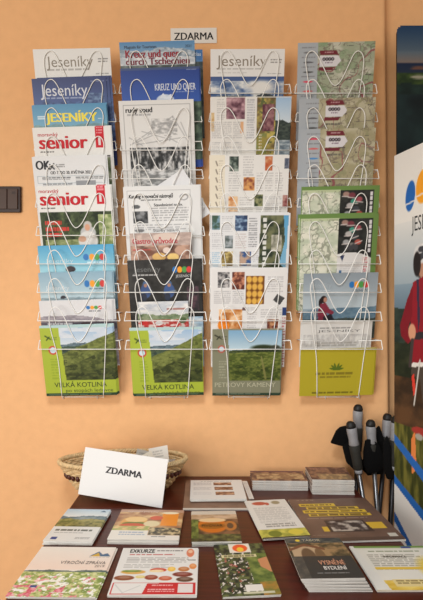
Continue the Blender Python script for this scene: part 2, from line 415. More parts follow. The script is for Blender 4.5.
cv = rcanvas(4, x0, x1, tp, (212, 213, 214)); cv.text('OK', 35, 49, 168.5, 8.6, (44, 46, 50), .035); cv.line(49, 164, 53, 168, 1.6, (44, 46, 50)); cv.line(53, 163, 49, 168.5, 1.2, (60, 60, 60))
cv.lines(55, 163.5, 64, 167.5, 2, (120, 120, 120)); cv.text('OD 7. DO 30. KVĚTNA 2021', 49, 90, 173.2, 3, (60, 60, 62), .015)
cv.frame(35, 175, 104, 182, (165, 175, 180), .6); cv.lines(40, 176, 69, 179.5, 2, (80, 82, 86)); cv.lines(74, 176, 102, 179.5, 2, (96, 98, 100)); cv.rect(74, 180, 94, 185, (140, 142, 146)); cv.lines(40, 182, 70, 196, 6, (120, 120, 124))
rbro(1, 4, x0, x1, tp, cv, 'white event programme with bold black heading between the two red-masthead papers', 'programme', m='matte', name='programme', extra=[(2, -1.5, .3, 'copy tucked behind the white event programme, leftmost rack')], th=.002)
x0, x1, tp = 36, 110.5, 186
cv = rcanvas(5, x0, x1, tp, WHITE); senior(cv, 1, 56.6)
cv.noise(37, 211, 109.6, 290, (30, 40, 26), (86, 100, 64), 8, 9, 21, c2=(58, 70, 44)); cv.noise(96, 214, 109.6, 250, (110, 128, 76), (190, 196, 150), 6, 6, 22); cv.noise(40, 238, 78, 250, (100, 112, 70), (160, 168, 120), 6, 3, 24)
cv.ell(84.5, 232, 8, 7, (176, 178, 178)); cv.ell(84.4, 224.5, 4.2, 4.4, (182, 178, 172)); cv.ell(84, 226.5, 2.7, 3.4, (198, 150, 124)); cv.ell(84, 240, 10, 10, (205, 203, 200)); cv.ell(78, 238, 4, 3, (190, 150, 126))
for i in range(3): cv.lines(41.5, 219.5 + i * 6, 66 - 6 * (i == 0) - 8 * (i == 2), 223.6 + i * 6, 1, (206, 62, 56), 30 + i, .9, .95)
rbro(1, 5, x0, x1, tp, cv, 'lower of two red-masthead papers in the leftmost rack, with a grey-haired woman in its photo', 'magazine', m='matte', name='magazine', extra=[(1.4, 1.5, .2, 'copy right behind the red-masthead paper with the grey-haired woman, leftmost rack')], th=.0025)
x0, x1, tp = 37.3, 113, 245.5
cv = rcanvas(6, x0, x1, tp, (90, 168, 200)); cv.vgrad(x0, tp, x1, tp + 28, (70, 152, 192), (160, 204, 214)); circles(cv, (85, 91, 96, 101.3), 257, 2.8)
cv.lines(86, 261.5, 104, 263.6, 1, (225, 235, 240)); cv.text('Jeseníky', 44, 72, 262, 4, (190, 216, 228)); cv.ell(68.5, 268.5, 5, 3, (52, 42, 46)); cv.ridge(x0, 266, x1, 311, 271.5, 1.5, 10, (90, 120, 140), (130, 156, 168), 9)
rbro(1, 6, x0, x1, tp, cv, 'sky blue square brochure with four coloured dots, just under the grey-haired woman paper', extra=[(1, -1, .3, 'copy behind the sky blue dotted brochure, leftmost rack')])
x0, x1, tp = 38, 112, 272.5
cv = rcanvas(7, x0, x1, tp, (150, 180, 194)); cv.vgrad(x0, tp, x1, tp + 30, (132, 164, 182), (186, 204, 210)); circles(cv, (86, 91.5, 96.5, 101.5), 283.6, 2.7, 3.4); cv.lines(88, 288, 102, 290, 1, (80, 100, 120)); cv.text('Jeseníky', 44, 68, 289, 4, (214, 224, 230)); cv.ell(61, 297.5, 3, 2.8, (44, 40, 48))
cv.ridge(x0, 291, x1, 338, 297, 1.5, 15, (120, 140, 150), (150, 165, 170), 9)
rbro(1, 7, x0, x1, tp, cv, 'grey-blue square brochure with four coloured dots and a small dark head, leftmost rack', extra=[(1.6, -1.2, .3, 'copy behind the grey-blue dotted brochure, leftmost rack')])
x0, x1, tp = 38.6, 112, 300.6
cv = rcanvas(8, x0, x1, tp, (206, 206, 208)); cv.ridge(x0, 305, x1, 366, 314.5, 4, 26, (130, 124, 132), (165, 158, 164), 31, .06); circles(cv, (87.5, 91.5, 95.5, 99.5), 307.6, 2, 1.8); cv.lines(88, 310.5, 100, 312, 1, (90, 90, 95))
cv.rect(x0, 321.5, x1, 330, (86, 80, 90)); cv.lines(45, 322.5, 70, 325, 1, (220, 220, 222)); cv.ell(84, 323.5, 5, 2, (60, 40, 44))
rbro(1, 8, x0, x1, tp, cv, 'pale brochure of misty grey hills above the green-framed landscape brochure, leftmost rack', extra=[(1.4, -1, .3, 'copy behind the misty hills brochure, leftmost rack'), (3.2, 1, .5, 'rearmost copy sticking out right behind the misty hills brochure, leftmost rack')])
def kotlina(xl, xr, tp):
    cv = rcanvas(9, xl, xr, tp, (160, 176, 56)); s = (xr - xl) / 74.
    X = lambda v: xl + v * s
    cv.rect(xl, tp, xr, tp + 2.4, (170, 196, 196))
    p = [(X(19), tp + 2), (X(74), tp + 2), (X(74), tp + 54), (X(22.5), tp + 54)]; m = cv.pmask(p)
    cv.vgrad(X(18), tp + 2, xr, tp + 20, (150, 178, 206), (206, 212, 216), m); cv.tex(m * (cv.Y < tp + 12) * (fbm(cv.X / 20, cv.Y / 6, 3) > .52), (206, 212, 218), (190, 200, 212), 8, 4, 4)
    def hill(base, slope, amp, wl, c0, c1, sd):
        top = tp + base + slope * (cv.X - X(20)) - amp * (fbm(cv.X / wl, cv.X * 0, sd) - .5) * 2
        cv.tex(m * (cv.Y > top), c0, c1, 3, 1.5, sd, 2.0); cv.tex(m * (cv.Y > top) * (fbm(cv.X / 7, cv.Y / 3.4, sd + 7) > .63), np.array(c0) * .8, c0, 2, 1.2, sd + 8)
    hill(18, -.03, 2.5, 18, (84, 104, 116), (108, 126, 132), 12); hill(21, -.02, 2, 12, (54, 74, 66), (80, 98, 74), 13)
    hill(29, -.42, 1.6, 22, (84, 94, 44), (124, 132, 70), 14); hill(42, -.38, 2, 16, (56, 66, 30), (98, 106, 54), 15); hill(52, -.22, 2, 16, (44, 54, 26), (84, 92, 46), 16)
    cv.rect(xl, Bk[9] - 2.6, xr, Bk[9], (34, 62, 44)); cv.lines(X(3), Bk[9] - 1.8, X(68), Bk[9] - .8, 1, (110, 136, 110))
    cv.ell(X(11.5), tp + 24, 4.6 * s, 4.4, (190, 70, 50)); cv.ell(X(11.5), tp + 24, 3, 2.9, (190, 216, 226))
    cv.line(X(5), tp + 10, X(10), tp + 13, 1.4, (60, 80, 30)); cv.line(X(6), tp + 14, X(9), tp + 11, 1.2, (60, 80, 30)); cv.lines(X(11), tp + 11, X(17), tp + 15, 2, (110, 130, 50))
    cv.lines(X(8), tp + 32, X(17), tp + 54, 8, (136, 156, 44), 5)
    cv.text('VELKÁ KOTLINA', X(9.5), X(64), tp + 61.2, 4.8, (62, 74, 40), .006); cv.text('po stopách ledovce', X(21), X(70), tp + 66.3, 3.4, (84, 98, 50))
    return cv
rbro(1, 9, 38.9, 112.3, 325.3, kotlina(38.9, 112.3, 325.3), 'lime green framed mountain landscape brochure at the bottom of the leftmost rack', th=.0035, extra=[(1.2, .6, .4, 'copy directly behind the lime green framed brochure in the leftmost rack'), (2.4, -1, .8, 'rearmost copy behind the lime green framed brochure in the leftmost rack')])

# --- rack 2
x0, x1, tp = 119, 194.5, 41.3
cv = rcanvas(0, x0, x1, tp, (120, 156, 190)); cv.vgrad(x0, tp, x1, tp + 26, (84, 130, 172), (150, 172, 190))
cv.ridge(x0, tp, x1, 75, 49, 4, 20, (120, 136, 150), (190, 198, 204), 41, .02); cv.ridge(x0, tp, x1, 75, 56, 3, 14, (170, 178, 186), (214, 216, 218), 43); cv.noise(x0, 64, x1, 140, (50, 60, 60), (110, 120, 120), 8, 5, 45)
cv.text('Magazín für Touristen', 124, 156, 47.6, 2.8, (50, 50, 64), .012); cv.text('2021', 185, 191, 47.8, 2.6, (50, 60, 80))
cv.text('Kreuz und quer', 124.8, 178.5, 56.6, 7.4, (150, 40, 54), .03); cv.text('durch Tschechien', 124.8, 188.8, 63.6, 6.8, (118, 36, 56), .03)
rbro(2, 0, x0, x1, tp, cv, 'magazine with snowy mountain cover and dark red two-line title, topmost in second rack', 'magazine', name='magazine', th=.0025, off=.0012)
cv2 = rcanvas(0, 126, 202.5, 50.5, (70, 116, 166)); cv2.noise(126, 50, 203, 140, (60, 104, 156), (104, 146, 184), 14, 8, 51); cv2.text('blau', 194.5, 200.5, 56.5, 3.6, (214, 224, 232)); cv2.noise(190, 62, 203, 140, (40, 54, 60), (90, 100, 96), 6, 8, 52)
rbro(2, 0, 126, 202.5, 50.5, cv2, 'blue magazine sticking out right behind the snowy mountain magazine, second rack', 'magazine', name='magazine', off=-.003, th=.002)
x0, x1, tp = 120, 199, 67.5
cv = rcanvas(1, x0, x1, tp, (36, 70, 150)); cv.vgrad(x0, tp, x1, tp + 35, (30, 56, 126), (44, 84, 164)); cv.rect(x0, tp, x1, tp + 2.5, (60, 76, 118)); cv.text('KREUZ UND QUER', 154, 195, 89.6, 6.6, (206, 214, 230), .012); cv.lines(174, 91, 193, 92.6, 1, (170, 184, 214))
cv.ell(164, 99, 9, 5.5, (190, 200, 214)); cv.poly([(158, 97), (162, 92), (166, 96), (170, 93), (172, 99)], (206, 212, 222)); cv.lines(186, 69.5, 196, 71.5, 1, (150, 160, 190)); cv.noise(x0, 101, x1, 160, (40, 60, 50), (90, 110, 90), 7, 7, 57)
rbro(2, 1, x0, x1, tp, cv, 'royal blue magazine with white capitals, second from top in second rack', 'magazine', name='magazine', extra=[(1.6, -.5, .3, 'royal blue copy behind the front royal blue magazine, second rack')], th=.0025)
x0, x1, tp = 118.3, 193.5, 100
cv = rcanvas(2, x0, x1, tp, (212, 211, 209)); cv.frame(122.6, 104, 190, 192, (150, 150, 150), .7); cv.text('rudý soud', 125, 151.5, 111.6, 5.2, (40, 40, 42), .03); cv.lines(126, 113, 150, 116, 1, (150, 150, 150))
for a in ((128, 143, 172, 116), (128, 143, 172, 126), (172, 116, 186, 140), (172, 116, 168, 140), (134, 143, 190, 136), (140, 130, 166, 138), (150, 128, 170, 136), (146, 134, 160, 124), (156, 130, 176, 142), (180, 122, 188, 142), (127, 136, 140, 144)): cv.line(*a, .8, (158, 158, 158))
cv.noise(150, 118, 176, 134, (212, 211, 209), (150, 150, 150), 5, 3, 60, k=3)
cv.noise(126.5, 146, 187.5, 172, (36, 38, 40), (190, 190, 190), 4.6, 8, 61, k=3.2); cv.noise(126.5, 168, 187.5, 190, (120, 122, 122), (206, 206, 206), 8, 3, 62, k=3)
for x in (133, 139, 146, 158, 165, 172, 181): cv.line(x, 147, x + rnd.uniform(-2, 2), 169, 1.1, (56, 58, 58))
rbro(2, 2, x0, x1, tp, cv, 'white sheet with a roof sketch and black-and-white forest photo in second rack', 'leaflet', m='matte', name='leaflet', th=.002)
cvp = rcanvas(4, 165, 215, Bk[4] - 51, (214, 214, 216))
rp = rbro(2, 4, 165, 215, Bk[4] - 51, cvp, 'blank white folded paper slipped in askew, its corner poking out right of second rack', 'paper', m='matte', name='folded_paper', th=.0015, off=-.001)
_o = TP(4, 190, 226.6, .003); _ax = (TP(4, 190, 150, .003) - TP(4, 190, 220, .003)); _ax.x = 0; _ax.normalize(); _z = Vector((1, 0, 0)).cross(_ax)
rp.matrix_world = Matrix(((1, _ax.x, _z.x, _o.x), (0, _ax.y, _z.y, _o.y), (0, _ax.z, _z.z, _o.z), (0, 0, 0, 1))) @ Matrix.Rotation(math.radians(33), 4, 'Z')
x0, x1, tp = 122.8, 200, 186.3
cv = rcanvas(5, x0, x1, tp, (214, 214, 213)); cv.frame(126, 190, 190, 280, (176, 176, 176), .6); cv.text('Katalog renovační nástrojů', 128, 172.5, 197.2, 3.6, (44, 44, 46), .03, .2); cv.lines(140, 198.6, 161, 200.4, 1, (90, 90, 90))
cv.ell(183.5, 197, 4.4, 3.2, (150, 150, 152)); cv.ell(183.5, 197, 3.2, 2.2, (214, 214, 213)); cv.text('Stavebnictví na Sv.', 153, 182, 205.4, 2.8, (80, 80, 82), .02)
cv.noise(131, 210, 146.5, 222, (36, 38, 40), (130, 132, 134), 6, 6, 66); cv.ell(135, 205.5, 4, 2, (90, 92, 94))
cv.lines(150, 206.5, 188, 221, 6, (150, 150, 152), 5); cv.lines(131, 223, 188, 230, 3, (158, 158, 160), 6); cv.ell(137, 229, 5, 1.6, (120, 120, 122)); cv.text('Stavby nástroj', 151, 178, 230.4, 2.4, (90, 90, 92), .015); cv.lines(131, 232, 188, 240, 3, (158, 158, 160), 7)
rbro(2, 5, x0, x1, tp, cv, 'white typed sheet with small dark photo and bold heading in middle of second rack', 'leaflet', m='matte', name='leaflet', th=.002, extra=[(1.2, -1.5, .2, 'copy behind the white typed sheet in the middle of the second rack')])
x0, x1, tp = 129.5, 191, 232.8
cv = rcanvas(6, x0, x1, tp, (150, 112, 96)); cv.noise(x0, tp, x1, 320, (96, 66, 56), (196, 160, 140), 12, 7, 71); cv.noise(x0, tp, x1, 245, (160, 140, 132), (196, 176, 166), 9, 4, 72)
cv.ell(166, 238, 14, 5, (206, 188, 176)); cv.ell(158, 256, 7, 4, (214, 176, 110)); cv.ell(172, 256.5, 6, 3.6, (222, 190, 120)); cv.ell(180, 250, 6, 4, (186, 150, 130)); cv.ell(146, 252, 7, 3.5, (120, 80, 64)); cv.ell(166, 250, 4, 3, (214, 196, 186))
cv.text('Gastro průvodce', 132, 177, 243, 5.2, (186, 48, 66), .02); cv.lines(132, 248, 150, 251, 1, (190, 70, 70))
rbro(2, 6, x0, x1, tp, cv, 'brown food brochure with pink title in second rack above the black brochure')
x0, x1, tp = 127, 201.3, 260
cv = rcanvas(7, x0, x1, tp, (40, 40, 40)); cv.noise(x0, tp, x1, 345, (32, 32, 32), (54, 54, 52), 9, 7, 75); circles(cv, (174.5, 179.3, 184, 188.6), 269.6, 2.6, 3); cv.text('JESENÍKY', 175, 191, 277, 2.6, (200, 200, 200)); cv.text('Jeseníky', 133, 160, 271, 5, (110, 112, 112)); cv.lines(131.5, 273.4, 157, 276.4, 1, (206, 206, 206))
for x in (144, 168): cv.ell(x, 283, 2.6, 3, (70, 100, 140)); cv.ell(x, 290, 5.5, 7, (58, 84, 132)); cv.ell(x - 2, 296, 3, 4, (44, 52, 70)); cv.ell(x, 284.4, 1.8, 1.8, (160, 120, 100)); cv.line(x - 6, 292, x + 6, 290, 1.2, (120, 130, 140))
cv.noise(186, 286, 198, 310, (40, 40, 44), (96, 70, 80), 5, 6, 77)
rbro(2, 7, x0, x1, tp, cv, 'black brochure with four coloured dots and two blue-clad cyclists in second rack', extra=[(1, -1, .3, 'copy behind the black cyclist brochure in the second rack')])
x0, x1, tp = 137, 188, 301.4
cv2 = rcanvas(8, 140, 203, 317, (178, 196, 208)); cv2.noise(140, 317, 203, 367, (150, 176, 196), (206, 212, 216), 14, 6, 82)
rbro(2, 8, 140, 203, 317, cv2, 'pale blue leaflet showing to the right behind the car picture card, second rack', 'leaflet', name='leaflet', th=.0018, off=-.001)
cv = rcanvas(8, x0, x1, tp, (196, 198, 200)); cv.vgrad(x0, tp, x1, tp + 18, (176, 186, 196), (214, 212, 206)); cv.noise(x0, tp, x1, 312, (180, 186, 194), (222, 220, 216), 12, 4, 80); cv.ridge(x0, 308, x1, 366, 314, 2.5, 10, (90, 110, 80), (140, 150, 120), 81)
cv.noise(x0, 319, x1, 328, (180, 60, 56), (216, 206, 200), 6, 4, 83, k=5); cv.rect(x0, 328, x1, 370, (120, 116, 112)); cv.lines(166, 308, 186, 311, 1, (150, 90, 80)); cv.ell(143, 322, 4, 2.6, (200, 50, 50)); cv.ell(158, 322.5, 4, 2.2, (220, 220, 220)); cv.ell(182, 320, 4, 3, (76, 96, 60))
rbro(2, 8, x0, x1, tp, cv, 'small picture card of red and white cars above the lime framed brochure, second rack', 'leaflet', name='leaflet', th=.002, off=.002)
rbro(2, 9, 129.3, 202, 327.8, kotlina(129.3, 202, 327.8), 'lime green framed mountain landscape brochure at the bottom of the second rack', th=.0035, extra=[(-.8, 0.6, -.4, 'copy directly behind the lime green framed brochure in the second rack')])

# --- rack 3
x0, x1, tp = 210.5, 285, 49
cv = rcanvas(0, x0, x1, tp, (216, 215, 213)); cv.text('Jeseníky', 216.5, 267, 65.4, 10.5, (140, 130, 118)); cv.lines(218, 67.5, 262, 69.4, 1, (160, 158, 155)); cv.lines(271, 58.6, 282, 63.4, 2, (120, 118, 116)); cv.lines(268, 72.4, 282, 74, 1, (130, 130, 130)); cv.lines(218, 71.6, 247, 73.2, 1, (190, 188, 186))
cv.vgrad(x0, 75.4, x1, 100, (58, 80, 128), (120, 146, 176)); cv.noise(x0, 80, x1, 140, (70, 96, 140), (214, 214, 212), 16, 9, 91, k=3); cv.ell(262, 86, 14, 6, (214, 212, 208), .8); cv.ridge(x0, 88, x1, 140, 95, 4, 14, (52, 60, 66), (110, 116, 112), 92)
rbro(3, 0, x0, x1, tp, cv, 'white magazine with grey masthead over a cloud photo, topmost in third rack', 'magazine', name='magazine', th=.003)
x0, x1, tp = 210.3, 291.5, 97.2
cv = rcanvas(2, x0, x1, tp, (214, 211, 206)); cv.noise(226.5, 97.8, 245, 118.4, (84, 50, 62), (186, 150, 156), 7, 7, 95); cv.noise(211, 112, 214.6, 130, (180, 140, 90), (210, 190, 150), 4, 4, 96)
for a, b in ((212, 222), (223, 232), (233, 243)): cv.lines(a, 121, b, 138, 9, (176, 174, 172), int(a)); cv.lines(a, 141, b, 153, 7, (168, 168, 168), int(a) + 3)
cv.lines(217, 99, 225, 120, 10, (180, 178, 176), 9); cv.rect(247, 99, 255.5, 138, (206, 205, 204)); cv.lines(247, 99, 255.5, 138, 16, (166, 166, 168), 7); cv.rect(241, 121, 244, 132, (206, 160, 120))
cv.noise(257, tp + .5, 276, 200, (96, 80, 52), (176, 160, 84), 9, 9, 97, k=3, c2=(88, 96, 56)); cv.noise(263, 104, 275, 130, (84, 44, 56), (150, 110, 110), 5, 6, 98, k=3); cv.noise(257, 132, 268, 153, (150, 130, 60), (110, 120, 70), 5, 6, 99)
cv.vgrad(276, tp + .5, 291, 125, (150, 178, 206), (200, 208, 212)); cv.ridge(276, 100, 291.5, 160, 121, 5, 8, (36, 46, 44), (70, 80, 72), 101); cv.noise(276, 139, 291.5, 200, (90, 104, 116), (170, 180, 184), 8, 3, 102)
for i in range(6): cv.lines(260, 133 + i * 3, 263, 135.5 + i * 3, 1, (222, 216, 200))
rbro(3, 2, x0, x1, tp, cv, 'opened newspaper with autumn trees and lake on its right page, upper part of third rack', 'newspaper', m='matte', name='newspaper', th=.0025, extra=[(.6, -1.5, .1, 'newspaper copy just behind the autumn trees newspaper, third rack')])
x0, x1, tp = 210.3, 289.5, 155.3
cv = rcanvas(4, x0, x1, tp, (214, 212, 208)); cv.rect(x0, tp, 225, 260, (216, 208, 190))
for i in range(6): cv.line(216, 161 + i * 8, 217.5, 165 + i * 8, 1.1, (110, 100, 90)); cv.lines(219, 160 + i * 8, 223, 167 + i * 8, 3, (190, 182, 166), i)
cv.noise(229.5, 156, 239, 171, (44, 56, 50), (150, 160, 150), 5, 5, 111, k=3); cv.noise(265, 156, 273, 170, (170, 80, 44), (200, 150, 110), 5, 5, 112); cv.noise(244, 176.5, 255, 189.8, (130, 70, 50), (204, 150, 90), 5, 5, 113, k=3)
cv.noise(229, 195, 238, 210, (180, 110, 60), (222, 190, 150), 5, 5, 114, k=3); cv.noise(255.4, 193.4, 264, 205.4, (50, 60, 40), (140, 140, 100), 4, 4, 115, k=3); cv.noise(284, 194, 289, 206, (120, 60, 60), (180, 140, 130), 4, 4, 116); cv.noise(285, 158, 289.5, 168, (60, 70, 90), (140, 140, 150), 4, 4, 117)
for a, b in ((229, 241), (243, 254), (257, 264), (266, 274), (276, 284)): cv.lines(a, 172 if a < 240 or a > 256 else 156, b, 176 if 240 < a < 256 else 191, 8, (178, 176, 174), a); cv.lines(a, 206, b, 214, 4, (180, 178, 176), a + 1)
cv.lines(240, 196, 253, 210, 6, (184, 182, 180), 3); cv.lines(266, 195, 283, 210, 7, (178, 178, 178), 4)
rbro(3, 4, x0, x1, tp, cv, 'opened newspaper with cream margin and small scattered photos in middle of third rack', 'newspaper', m='matte', name='newspaper', th=.0025, extra=[(-.6, -1, .2, 'newspaper copy just behind the cream-margin newspaper, third rack')])
x0, x1, tp = 211, 290.6, 213
cv = rcanvas(6, x0, x1, tp, (212, 212, 212))
for b, s in (((212, 215.5, 220, 229), 1), ((235.3, 215.5, 247.5, 230), 2), ((225, 234.5, 233, 247), 3), ((221.5, 250.5, 233, 265), 4), ((240, 250.5, 252.3, 265), 5)):
    cv.noise(*b, ((60, 84, 70), (44, 60, 90), (80, 90, 88), (110, 90, 50), (50, 80, 130))[s - 1], ((120, 150, 170), (150, 176, 200), (160, 166, 170), (206, 186, 120), (180, 150, 130))[s - 1], 6, 5, 120 + s, k=3)
cv.lines(222, 216, 233, 232, 8, (178, 178, 180), 1); cv.lines(249, 218, 258, 247, 13, (130, 130, 134), 2); cv.lines(212, 232, 223, 249, 8, (180, 180, 182), 3); cv.lines(236, 233, 247, 248, 7, (190, 180, 178), 4); cv.lines(253, 250, 260, 266, 8, (180, 180, 182), 5); cv.lines(212, 251, 220, 266, 8, (150, 180, 200), 6)
m = cv.pmask([(261, 215), (289, 215), (287, 269), (259.5, 269)]); cv.tex(m, (44, 54, 40), (110, 112, 80), 6, 6, 131, k=3); m2 = cv.pmask([(284, 215), (289, 215), (287.5, 269), (281, 262), (286, 240)]); cv.vgrad(280, 215, 290, 269, (84, 150, 190), (130, 176, 200), m2)
for i in range(9): cv.rect(263.5 + (i % 2) * .6, 218 + i * 5.4, 267, 221.6 + i * 5.4, (206, 206, 200))
cv.noise(272, 234, 283, 250, (110, 110, 96), (180, 176, 160), 4, 6, 133)
rbro(3, 6, x0, x1, tp, cv, 'opened newspaper with dark forest photo and blue sky at right, third rack', 'newspaper', m='matte', name='newspaper', th=.0025, extra=[(-1.2, -1, .1, 'newspaper copy just behind the dark forest newspaper, third rack')])
x0, x1, tp = 211.8, 288, 268.3
cv = rcanvas(8, x0, x1, tp, (214, 212, 210))
cv.noise(217.5, 272, 230, 286.5, (60, 60, 62), (180, 176, 174), 5, 4, 141, k=3); cv.noise(232, 272, 245, 288.5, (90, 44, 36), (190, 130, 100), 4, 4, 142, k=3); cv.rect(246.3, 275.2, 265, 303, (110, 66, 24))
for i in range(12): cv.ell(249.5 + (i % 3) * 5.6, 279 + (i // 3) * 7, 2.6, 3.2, (214, 166, 74), .5)
for a, b in ((214, 222), (223, 231), (233, 244)): cv.lines(a, 290, b, 303, 7, (176, 174, 174), a)
cv.lines(268, 276, 284, 292, 7, (176, 174, 174), 11); cv.poly([(274, 299), (278, 293), (286, 297), (281, 304)], (66, 66, 66)); cv.lines(248, 306, 258, 330, 11, (176, 174, 174), 12); cv.rect(243, 306, 247, 309, (100, 80, 80))
cv.noise(219, 308, 243, 340, (180, 110, 50), (226, 190, 150), 8, 6, 143, k=3); cv.ell(224, 324, 6, 6, (226, 130, 30)); cv.noise(269, 318, 281, 335, (90, 40, 34), (190, 140, 100), 5, 5, 144, k=3); cv.lines(262, 308, 283, 317, 4, (176, 174, 174), 13); cv.rect(284, 306, 288, 314, (40, 60, 110)); cv.lines(284, 316, 287.5, 366, 18, (170, 90, 90), 14)
rbro(3, 8, x0, x1, tp, cv, 'opened newspaper with food and golden barrel photos in lower third rack', 'newspaper', m='matte', name='newspaper', th=.0025, extra=[(-.8, -1, .3, 'newspaper copy just behind the food photo newspaper, third rack')])
x0, x1, tp = 212.4, 282.4, 329.3
cv = rcanvas(9, x0, x1, tp, (126, 126, 104)); m = cv.pmask([(228.5, tp + .8), (282.4, tp + .8), (282.4, 380), (229.5, 380)])
cv.vgrad(228, tp, 283, 352, (118, 160, 192), (190, 206, 212), m)
def hill(base, slope, amp, wl, c0, c1, sd):
    top = base + slope * (cv.X - 228) - amp * (fbm(cv.X / wl, cv.X * 0, sd) - .5) * 2; cv.tex(m * (cv.Y > top), c0, c1, 2.6, 1.4, sd, 2.8); cv.tex(m * (cv.Y > top) * (fbm(cv.X / 7, cv.Y / 3, sd + 7) > .63), np.array(c0) * .8, c0, 2, 1.2, sd + 8)
hill(350, -.04, 2, 12, (50, 64, 40), (80, 92, 54), 151); cv.ell(264, 347.5, 12, 3.2, (44, 54, 34), .5); cv.ell(276, 347, 5, 2.4, (60, 62, 52), .5); hill(353, -.03, 1, 20, (74, 88, 36), (116, 124, 60), 152); hill(364, .04, 2, 9, (56, 70, 28), (104, 112, 52), 153)
cv.line(262, 356, 264, 364, 1.2, (128, 126, 74)); cv.line(264, 364, 267, 378, 2, (120, 118, 66)); cv.rect(x0, Bk[9] - 2.8, x1, Bk[9], (44, 62, 48)); cv.lines(216, Bk[9] - 2, 262, Bk[9] - .9, 1, (140, 150, 130))
cv.ell(221.6, 348.6, 3.8, 3.8, (176, 84, 70)); cv.ell(221.6, 348.6, 2.5, 2.5, (190, 206, 214)); cv.line(215, 335, 221, 338, 1.3, (50, 50, 40)); cv.line(217, 339, 220, 336, 1.1, (50, 50, 40)); cv.lines(221, 336, 227, 341, 2, (90, 90, 74))
cv.lines(219, 360, 227, 379, 7, (156, 156, 134), 8); cv.text('PETROVY KAMENY', 215, 277.5, 386.6, 4.6, (186, 184, 158), .004)
rbro(3, 9, x0, x1, tp, cv, 'olive grey framed hilltop landscape brochure at the bottom of the third rack', th=.0035, extra=[(1, .4, .4, 'copy directly behind the olive grey framed brochure in the third rack')])

# --- rack 4
def mapcover(k, x0, x1, tp, c0, c1, c2, seed, dx=0, dy=0):
    cv = rcanvas(k, x0, x1, tp, (200, 202, 198)); cv.noise(x0 + 20, tp, x1, Bk[k], c0, c1, 16, 13, seed, k=3.4, c2=None)
    cv.tex(cv.rmask(x0 + 20, tp, x1, Bk[k]) * (fbm(cv.X / 11, cv.Y / 11, seed + 9) > .57), c2, c0, 6, 6, seed + 10)
    for sc_, q in ((13, .02), (8, .018)):
        n = fbm(cv.X / sc_, cv.Y / sc_, seed + 5, 3); cv.put(cv.rmask(x0 + 20, tp, x1, Bk[k]) * (abs(n - .5) < q) * .6, (120, 108, 98))
    n = fbm(cv.X / 22, cv.Y / 22, seed + 6, 2); cv.put(cv.rmask(x0 + 20, tp, x1, Bk[k]) * (abs(n - .47) < .01) * .8, (150, 74, 84))
    r = random.Random(seed)
    for i in range(24):
        a, b = x0 + 24 + r.random() * (x1 - x0 - 26), tp + 3 + r.random() * 56; cv.lines(a, b, a + 4 + 3 * r.random(), b + 1.6, 1, (84, 76, 76), i)
    cv.a *= .9; cv.rect(x0, tp, x0 + 20, Bk[k], (160, 166, 172))
    for i in range(6): cv.lines(x0 + 4 + dx, tp + 4 + i * 9.5, x0 + 18 + dx, tp + 6 + i * 9.5, 1, (120, 120, 124), i); cv.ell(x0 + 11 + dx, tp + 9.5 + i * 9.5, 5, .9, ((110, 110, 112), (90, 90, 96), (70, 70, 70), (206, 60, 84), (200, 90, 90), (70, 130, 190))[(i + (dy > 0) * 3) % 6], .4)
    a, b = x0 + 22 + dx * 1.5, tp + (7.8 if not dx else 2.2)
    cv.poly([(a, b), (a + 17, b), (a + 19.5, b + 4.4), (a + 1, b + 4.4)], (106, 34, 46)); cv.lines(a + 5, b + 1.4, a + 14, b + 3, 1, (190, 160, 160))
    cv.poly([(a, b + 5), (a + 19, b + 5), (a + 22, b + 10), (a + 17.5, b + 15.4), (a, b + 15.4)], (206, 204, 208))
    for i in range(4): cv.ell(a + 4.6 + i * 2.9, b + 8.4, 1.6, 1.7, (44, 34, 44), .4); cv.ell(a + 4.6 + i * 2.9, b + 8.4, .6, .7, (180, 178, 182), .5)
    cv.lines(a + 6, b + 11.4, a + 13, b + 13.4, 1, (110, 90, 110))
    cv.poly([(a - .5, b + 16), (a + 15.5, b + 16), (a + 13, b + 19.6), (a - .5, b + 19.6)], (106, 34, 46)); cv.lines(a + 1, b + 22, a + 15, b + 25, 1, (90, 90, 80))
    return cv
x0, x1, tp = 298, 375.5, 42
rbro(4, 0, x0, x1, tp, mapcover(0, x0, x1, tp, (168, 176, 150), (206, 206, 188), (140, 164, 128), 201), 'folded green-tinted tourist map with maroon tabs, topmost in the rightmost rack', 'map', name='folded_map', th=.003)
x0, x1, tp = 299.3, 376, 98
rbro(4, 2, x0, x1, tp, mapcover(2, x0, x1, tp, (176, 168, 136), (196, 190, 162), (160, 156, 122), 211, 3), 'upper of two beige tourist maps with maroon tabs in the rightmost rack', 'map', name='folded_map', th=.003)
x0, x1, tp = 300.6, 376, 128.5
rbro(4, 3, x0, x1, tp, mapcover(3, x0, x1, tp, (172, 164, 130), (198, 192, 164), (156, 154, 118), 221, 2.4, 1), 'lower of two beige tourist maps with maroon tabs in the rightmost rack', 'map', name='folded_map', th=.003, extra=[(-1.8, 0, 0, 'map copy showing its left edge behind the lower beige map, rightmost rack')])
